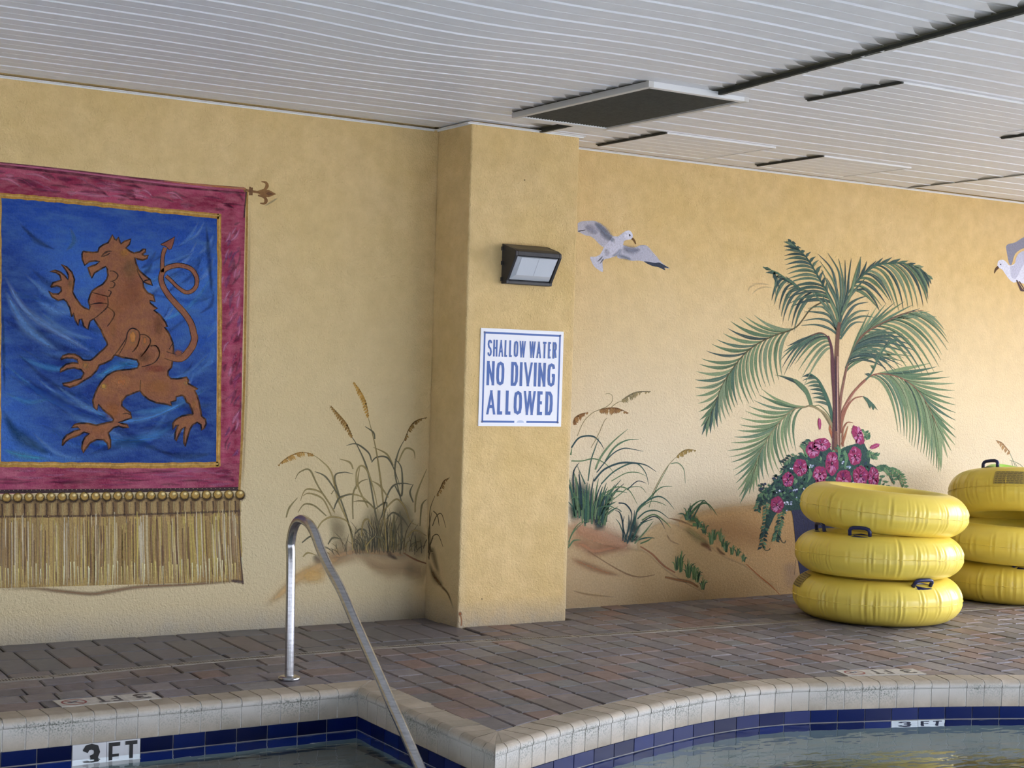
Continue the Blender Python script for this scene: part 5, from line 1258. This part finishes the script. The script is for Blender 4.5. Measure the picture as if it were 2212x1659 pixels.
# ------------------------------------------------------------------ painted potted palm
pa = empty('painted_palm', (7.9, 0, 1.4)); tag(pa, 'painted potted palm with magenta flowers behind the tube stacks', 'mural'); IP = inv(pa)
G1 = [(82, 108, 90), (102, 124, 92), (70, 92, 84), (124, 140, 108), (62, 82, 78), (92, 116, 86)]
G2 = [(112, 134, 98), (134, 150, 112), (92, 118, 88), (126, 146, 104), (100, 126, 100)]
G3 = [(66, 90, 80), (54, 76, 72), (78, 102, 86), (70, 92, 86), (94, 116, 94)]
def arcl(P):
    L = [0]
    for a, b in zip(P[:-1], P[1:]): L.append(L[-1]+math.hypot(b[0]-a[0], b[1]-a[1]))
    return L
def at_t(P, L, t):
    s_ = t*L[-1]; k = 0
    while k < len(L)-2 and L[k+1] < s_: k += 1
    u = (s_-L[k])/max(1e-6, L[k+1]-L[k]); return (P[k][0]+(P[k+1][0]-P[k][0])*u, P[k][1]+(P[k+1][1]-P[k][1])*u), (P[k+1][0]-P[k][0], P[k+1][1]-P[k][1])
def frond(lay, rach, sides, cols, stemw=(4, 3, 1.2), scol=(104, 84, 62), w=7.5, ctrl=.5):
    w *= 1.12; sides = [(a_, b_, round(n_*1.25), t_) for a_, b_, n_, t_ in sides]
    p = Paint(ill=IR)
    Rq = smoothline(pts(rach, 'M'), 6); L = arcl(Rq)
    for t0, t1, n, tips in sides:
        Tq = smoothline(pts(tips, 'M'), 5); LT = arcl(Tq)
        for k in range(n):
            u = (k+.5)/n+R_.uniform(-.12, .12)/n; (x, y), (dx, dy) = at_t(Rq, L, t0+(t1-t0)*min(1, max(0, u))); (ex, ey), _ = at_t(Tq, LT, min(1, max(0, k/(n-1)+R_.uniform(-.15, .15)/n)))
            D_ = math.hypot(dx, dy) or 1; ln = math.hypot(ex-x, ey-y)
            cx_, cy_ = x+dx/D_*ln*ctrl, y+dy/D_*ln*ctrl
            cx_, cy_ = .6*cx_+.4*((x+ex)/2), .6*cy_+.4*((y+ey)/2)
            q = [((1-t)**2*x+2*t*(1-t)*cx_+t*t*ex, (1-t)**2*y+2*t*(1-t)*cy_+t*t*ey) for t in [i/9 for i in range(10)]]
            c = R_.choice(cols); ww = w*R_.uniform(.8, 1.15)
            p.stroke(q, (ww*.45, ww, .6), c, .96, lay+(k % 6)*.18, soft=.25, smooth=False)
            if k % 2 == 0: p.stroke([(a_+.9, b_+.6) for a_, b_ in q[1:8]], (.6, 1.4, .4), mix3(c, (205, 205, 165), .5), .6, lay+1.15, smooth=False)
            if k % 3 == 1: p.stroke([(a_-1.2, b_+.8) for a_, b_ in q[:7]], (1.5, 1.5, .4), shade(c, .68), .7, lay+1.2, smooth=False)
    p.stroke(Rq, stemw, scol, .9, lay+1.4, soft=.3, smooth=False)
    fin(p, 'frond', MP, pa, IP)
frond(2, '860,1180 800,1085 740,1050 700,1060 640,1070 580,1120 520,1190 470,1270 430,1350 400,1450', [(.28, .98, 15, '450,952 430,990 385,1040 330,1110 318,1160 290,1230 250,1310 262,1365 285,1440 298,1520 315,1580 322,1630'), (.30, .98, 11, '655,1320 620,1305 590,1400 545,1440 500,1465 470,1480 440,1500 400,1560 375,1570')], G2, (5, 3, 1.2), (142, 130, 96))
frond(3.5, '885,1190 840,1100 790,1050 745,1045 700,950 640,895 570,878 528,870', [], G1, (3, 2, 1), (110, 122, 84))
frond(3.7, '740,1045 715,975 680,930 640,898', [(.0, .95, 2, '600,880 530,870')], G1, (9, 12, 6), (100, 124, 92))
frond(4, '868,1150 850,1060 820,980 780,900 728,858', [(.25, .95, 6, '752,1030 745,1000 735,962 715,930 695,925 690,880'), (.1, .7, 4, '862,1110 850,1050 830,1000 800,940')], G3, (8, 10, 2), (72, 104, 86))
frond(5, '835,430 740,480 650,590 520,640 420,690 340,755 270,845 215,935 175,1040 130,1140', [(.24, .99, 16, '405,518 275,548 245,605 128,720 62,855 60,915 60,980 78,1045 80,1100 98,1225'), (.26, .97, 17, '572,880 512,932 478,938 442,965 405,1030 362,1040 330,1045 300,1052 272,1100 246,1125 190,1178 125,1235')], G1+G2[:2], (4, 3, 1), (92, 84, 58), 8)
frond(6.6, '882,960 872,800 858,690 830,640 790,622 740,640', [(.55, 1, 8, '700,935 690,905 670,865 640,800 580,872 570,840 560,770 600,700')], G1, (5, 3, 2), (112, 76, 68))
frond(8.2, '905,1120 960,1010 1010,945 1060,895 1120,865 1200,868 1290,900 1370,965 1430,1060 1480,1170', [(.40, .98, 12, '1440,800 1520,850 1592,930 1578,975 1588,1040 1590,1110 1588,1180 1590,1270 1560,1320 1540,1360'), (.34, .97, 14, '1250,1205 1300,1245 1335,1290 1398,1335 1432,1375 1452,1400 1480,1425 1490,1450 1505,1420')], G2+G1[:2], (6, 3, 1), (140, 92, 76), 8)
frond(9.8, '900,1080 925,940 950,820 990,720 1040,640 1110,590 1200,545 1300,505 1400,490', [(.28, .75, 7, '1080,500 1160,455 1280,438 1330,455 1395,488 1440,500 1480,530'), (.25, .98, 15, '1330,760 1300,800 1200,870 1270,870 1330,860 1385,860 1416,890 1470,845 1505,805 1500,760 1545,720 1547,688 1520,600')], G1+G2, (6, 5, 1), (128, 92, 74), 7.5)
frond(11.4, '940,830 1000,700 1060,640', [(.1, .95, 9, '1180,830 1220,780 1290,770 1330,740 1360,735 1300,640 1240,620 1200,600')], G3, (3, 2, 1), (88, 104, 88), 7)
frond(12.6, '1060,900 1100,850 1130,780 1180,700 1240,660', [(.05, .9, 5, '1050,870 1120,760 1160,700 1230,640 1240,660')], G1, (4, 5, 2), (84, 112, 92), 7)
frond(13.4, '850,410 760,385 680,365 600,310 540,270 455,235', [(.35, .95, 4, '590,290 530,300 480,280 456,236'), (.12, .85, 8, '640,620 600,545 575,560 545,475 505,445 530,400 560,370')], G3+G1[:2], (3, 4, 2), (88, 116, 88))
frond(14.6, '900,520 855,420 805,335 765,265 715,185 655,122 605,72', [(.1, .98, 13, '620,470 590,440 592,345 598,280 588,232 580,178 586,152 575,92 604,72'), (.25, .98, 8, '830,330 800,220 770,180 745,150 700,140 650,100')], G3, (4, 4, 1.5), (58, 88, 78))
frond(16.2, '920,440 970,370 1020,310 1070,260 1130,225 1200,215 1280,215 1370,240 1450,308', [(.1, .85, 7, '1030,175 1090,210 1165,180 1255,185 1330,205 1400,235'), (.1, .97, 14, '1140,492 1150,470 1190,445 1200,430 1240,480 1268,500 1300,480 1350,470 1420,455 1425,380 1440,350 1455,310')], G1, (4, 4, 1.2), (76, 104, 86))
# heart of the palm
p = Paint(ill=IR)
HT = [('905,560 900,430 870,320 790,200', 6), ('905,540 890,380 860,250 780,160', 6), ('905,520 915,380 900,260 835,152', 6), ('908,520 930,400 925,300 900,185', 6), ('910,520 935,400 940,300 938,195', 5), ('912,520 950,400 960,300 975,185', 6), ('915,520 970,400 1000,280 1032,175', 7),
      ('905,600 850,500 790,430 740,380', 7), ('905,600 860,520 800,470 720,480', 6), ('900,620 850,560 780,540 690,552', 6), ('900,640 850,600 770,575 680,580', 6), ('895,600 840,520 760,500 700,500', 6), ('905,560 940,480 1000,430 1070,405', 7), ('908,600 950,520 1000,460 1075,442', 7), ('908,620 950,550 1010,500 1080,492', 7),
      ('910,640 960,560 1040,525 1110,532', 6), ('910,660 960,590 1000,562 1050,560', 6), ('905,660 880,580 850,480 800,400', 8), ('905,600 900,500 880,400 830,300', 8), ('910,560 930,460 990,380 1060,300', 8), ('905,640 890,520 850,430 810,350', 7), ('1010,370 1060,370 1110,430 1140,492', 6), ('900,500 880,420 840,340 800,250', 6)]
for k, (q, w) in enumerate(HT):
    c = R_.choice(G3+G1[:2]); q = pts(q, 'M'); p.stroke(q, (w*.7, w, .7), c, .96, 19+(k % 8)*.2, soft=.25)
    p.stroke([(x+1, y) for x, y in smoothline(q)[3:-4]], (.6, 1.3, .5), mix3(c, (200, 205, 175), .5), .6, 20.8, smooth=False)
fin(p, 'crown_leaves', MP, pa, IP)
p = Paint(ill=IR)
for q, w, c in (('885,1340 882,1200 880,1050 865,850 860,720 838,640', (22, 9, 5), (96, 62, 68)), ('890,1340 892,1180 890,1000 888,800 895,640 905,560', (18, 12, 8), (116, 84, 70)), ('885,1200 885,1000 880,760', (4, 4, 2), (62, 44, 60)),
                ('900,1200 905,1080 920,960 950,820', (12, 7, 4), (136, 98, 84)), ('905,1210 930,1080 990,970 1060,900', (12, 7, 4), (150, 100, 82)), ('910,1180 945,1070 990,1010 1040,996', (6, 4, 2.5), (148, 98, 78)),
                ('880,1210 830,1110 770,1065 720,1050', (8, 5, 3), (150, 136, 100)), ('925,1290 925,1200 950,1150 985,1152', (5, 4, 1.5), (146, 96, 74)), ('920,1280 940,1220 955,1170', (7, 5, 1), (160, 108, 76)), ('868,1240 850,1190 850,1165', (8, 6, 2), (170, 108, 74)),
                ('898,1320 896,1200 893,1000 895,760', (2, 3, 2), (186, 150, 132)), ('872,1000 868,850 850,700', (1.5, 2, 1), (190, 160, 150)), ('935,1060 1000,965', (1.5, 2, 1), (200, 160, 138))):
    p.stroke(pts(q, 'M'), w, c, .95, 21+R_.random()*.8, soft=.3)
p.fill(pts('1040,992 1070,1005 1110,1045 1132,1080 1112,1060 1105,1078 1090,1050 1085,1070 1070,1035', 'M'), (76, 104, 86), lay=23)
fin(p, 'trunk', MP, pa, IP)
# flower mound
p = Paint(ill=IR)
p.fill(pts('200,1090 190,1060 200,1000 235,930 310,850 410,750 450,660 530,580 640,560 690,490 760,450 860,450 900,520 960,540 1050,480 1120,460 1220,430 1240,480 1290,560 1280,650 1360,690 1380,880 1390,960 1400,1100 560,1110 500,1120 430,1120 380,1110 330,1180 300,1250 260,1330 200,1400 190,1380 240,1280 250,1180 300,1060 220,1010', 'N'), (52, 78, 72), lay=24)
for k in range(520):
    x = R_.uniform(180, 1400); top = 1000-((1-abs((x-850)/680))**.6)*560; y = R_.uniform(top, 1010)
    if x < 330: y = R_.uniform(860, 1060)
    a_ = R_.uniform(0, 6.28); l = R_.uniform(22, 60); c = R_.choice([(44, 70, 66), (70, 106, 84), (92, 128, 96), (36, 54, 62), (60, 92, 80), (112, 146, 108), (50, 62, 84), (58, 96, 76)])
    q = pts('%f,%f %f,%f' % (x, y, x+l*math.cos(a_), y+l*math.sin(a_)), 'N'); p.leaf(q[0], q[1], R_.uniform(4, 7.5), c, .2, .95, 24.6+(k % 12)*.15)
for x0, y0, x1, y1, x2, y2, n in ((250, 1060, 260, 1250, 210, 1490, 26), (420, 1100, 380, 1300, 350, 1410, 24), (240, 940, 180, 1000, 170, 1120, 16), (560, 560, 470, 600, 430, 650, 10), (1350, 680, 1450, 640, 1530, 830, 22), (1480, 690, 1600, 720, 1630, 900, 18), (1240, 540, 1300, 560, 1350, 580, 10), (720, 430, 650, 440, 630, 480, 8), (1230, 430, 1290, 380, 1220, 330, 9), (1360, 700, 1400, 820, 1470, 900, 8)):
    for k in range(n):
        t = (k+.5)/n; x = (1-t)**2*x0+2*t*(1-t)*x1+t*t*x2; y = (1-t)**2*y0+2*t*(1-t)*y1+t*t*y2
        dx = x2-x0; dy = y2-y0; A2 = math.atan2(dy, dx)+(.9 if k % 2 else -.9); l = R_.uniform(38, 62)
        q = pts('%f,%f %f,%f' % (x, y, x+l*math.cos(A2), y+l*math.sin(A2)), 'N'); p.leaf(q[0], q[1], 6, R_.choice([(50, 78, 70), (72, 108, 84), (98, 130, 96), (40, 60, 60)] if x0 < 1000 else [(88, 124, 88), (110, 142, 100), (70, 104, 80)]), .2, .95, 26+(k % 4)*.2)
for q in ('210,1450 240,1510 280,1510 290,1490', '390,1390 410,1430 435,1440 445,1415'): p.stroke(pts(q, 'N'), 1.6, (60, 70, 60), .9, 26)
for q in ('590,470 640,520 650,580 600,540', '960,480 980,520 970,620', '1030,520 1050,600 1030,700', '680,700 690,760 660,840', '1340,880 1380,840 1395,835', '1340,900 1360,870'):
    P_ = pts(q, 'N'); p.stroke(P_, (3, 8, 1), (100, 138, 100), .95, 26.8)
fin(p, 'foliage', MP, pa, IP)
FL = [(715, 515, 66, 78, 0), (805, 462, 80, 62, 0), (905, 650, 62, 112, 0), (590, 690, 66, 82, 0), (785, 755, 66, 75, 0), (795, 845, 48, 52, 0), (468, 810, 54, 70, 0), (1020, 800, 72, 84, .4), (1190, 772, 74, 92, 0), (1318, 790, 52, 100, 0), (1135, 575, 62, 88, 0), (1165, 370, 46, 96, -.45), (360, 1060, 62, 78, 0)]
for q, (fx, fy, rx, ry, rt) in enumerate(FL):
    p = Paint(ill=IR); lay = 28
    n = 30; k_ = 4.6075; cx_, cy_ = 1600+fx/k_, 860+fy/k_
    P_ = []
    for i in range(n):
        t = 2*math.pi*i/n; w = 1.06+.05*math.sin(5*t+fx)+.04*math.sin(11*t+fy)+.03*math.sin(17*t); x, y = rx/k_*w*math.cos(t), ry/k_*w*math.sin(t)
        P_.append((cx_+x*math.cos(rt)-y*math.sin(rt), cy_+x*math.sin(rt)+y*math.cos(rt)))
    p.fill(P_, (148, 54, 92), lay=lay)
    for i in range(34):
        t = R_.uniform(0, 6.28); r0, r1 = R_.uniform(.15, .5), R_.uniform(.7, 1.0); c = R_.choice([(176, 72, 112), (196, 110, 150), (128, 34, 72), (160, 56, 100), (206, 138, 176), (142, 60, 120)])
        if math.sin(t) > .3 and R_.random() < .6: c = (206, 140, 178)
        A1 = (cx_+rx/k_*r0*math.cos(t), cy_+ry/k_*r0*math.sin(t)); B1 = (cx_+rx/k_*r1*math.cos(t+.15), cy_+ry/k_*r1*math.sin(t+.15))
        p.leaf(A1, B1, 4.2, c, .1, .85, lay+.5+(i % 6)*.15)
    p.blob((cx_, cy_), rx/k_*.28, ry/k_*.26, (70, 24, 56), .95, lay=lay+1.6); p.blob((cx_+1, cy_-1), 1.6, 1.8, (214, 180, 190), .9, lay=lay+1.9, n=8)
    fin(p, 'flower', MP, pa, IP)
for q, c2 in (('780,315 765,260 768,210 780,196 795,215 800,260 792,310', 0), ('1280,495 1300,470 1345,450 1380,455 1375,480 1340,500 1300,508', 0), ('1450,900 1475,885 1510,905 1522,942 1480,945 1455,930', 0)):
    p = Paint(ill=IR); P_ = pts(q, 'N'); p.fill(P_, (158, 62, 98), lay=28); p.stroke([((P_[0][0]+P_[-1][0])/2, (P_[0][1]+P_[-1][1])/2), P_[len(P_)//2]], (1, 3, 1), (214, 150, 185), .8, 28.6, soft=.6, smooth=False); fin(p, 'flower_bud', MP, pa, IP)
p = Paint(ill=IR)
for k in range(46):
    x, y = R_.choice([(700, 670), (775, 620), (500, 700), (1015, 645), (1070, 680), (1260, 640), (890, 830), (920, 880), (540, 915), (630, 900), (700, 910), (450, 1050), (1125, 850), (560, 990), (620, 950), (485, 1045), (1100, 910), (370, 930), (460, 1110)]); x += R_.uniform(-18, 18); y += R_.uniform(-18, 18)
    cx_, cy_ = 1600+x/4.6075, 860+y/4.6075; s_ = R_.uniform(2, 3.6); a0 = R_.uniform(0, 1.2)
    P_ = [(cx_+(s_ if i % 2 == 0 else s_*.42)*math.cos(a0+i*math.pi/5), cy_+(s_ if i % 2 == 0 else s_*.42)*math.sin(a0+i*math.pi/5)) for i in range(10)]
    p.fill(P_, R_.choice([(214, 220, 236), (186, 196, 222), (160, 176, 206)]), lay=30+(k % 4)*.2)
fin(p, 'small_white_flowers', MP, pa, IP)['kind'] = 'stuff'
p = Paint(ill=IR)
p.fill([(1706, 1088), (1712, 1115), (1716, 1150), (1720, 1190), (1728, 1240), (1742, 1276), (1850, 1268), (1862, 1230), (1868, 1160), (1872, 1088)], (58, 60, 84), lay=22.5)
for k in range(30):
    x = R_.uniform(1716, 1860); y = R_.uniform(1095, 1230); p.stroke([(x, y), (x+R_.uniform(-4, 4), y+R_.uniform(15, 40))], (1, 3, 1), R_.choice([(84, 84, 104), (40, 42, 66), (98, 92, 112)]), .7, 22.8+(k % 3)*.1, soft=.6, smooth=False)
fin(p, 'pot', MP, pa, IP)
# faint brushed cloud marks left in the wall paint
p = Paint(ill=IR)
for q in ('900,790 1060,780 1200,800', '920,950 1000,870 1120,830 1260,850', '870,900 900,830 1000,790'):
    p.stroke(pts(q, 'C'), (2, 5, 2), (196, 158, 120), .35, 1, soft=.9)
fin(p, 'faint_brush_marks', MP, pa, IP)
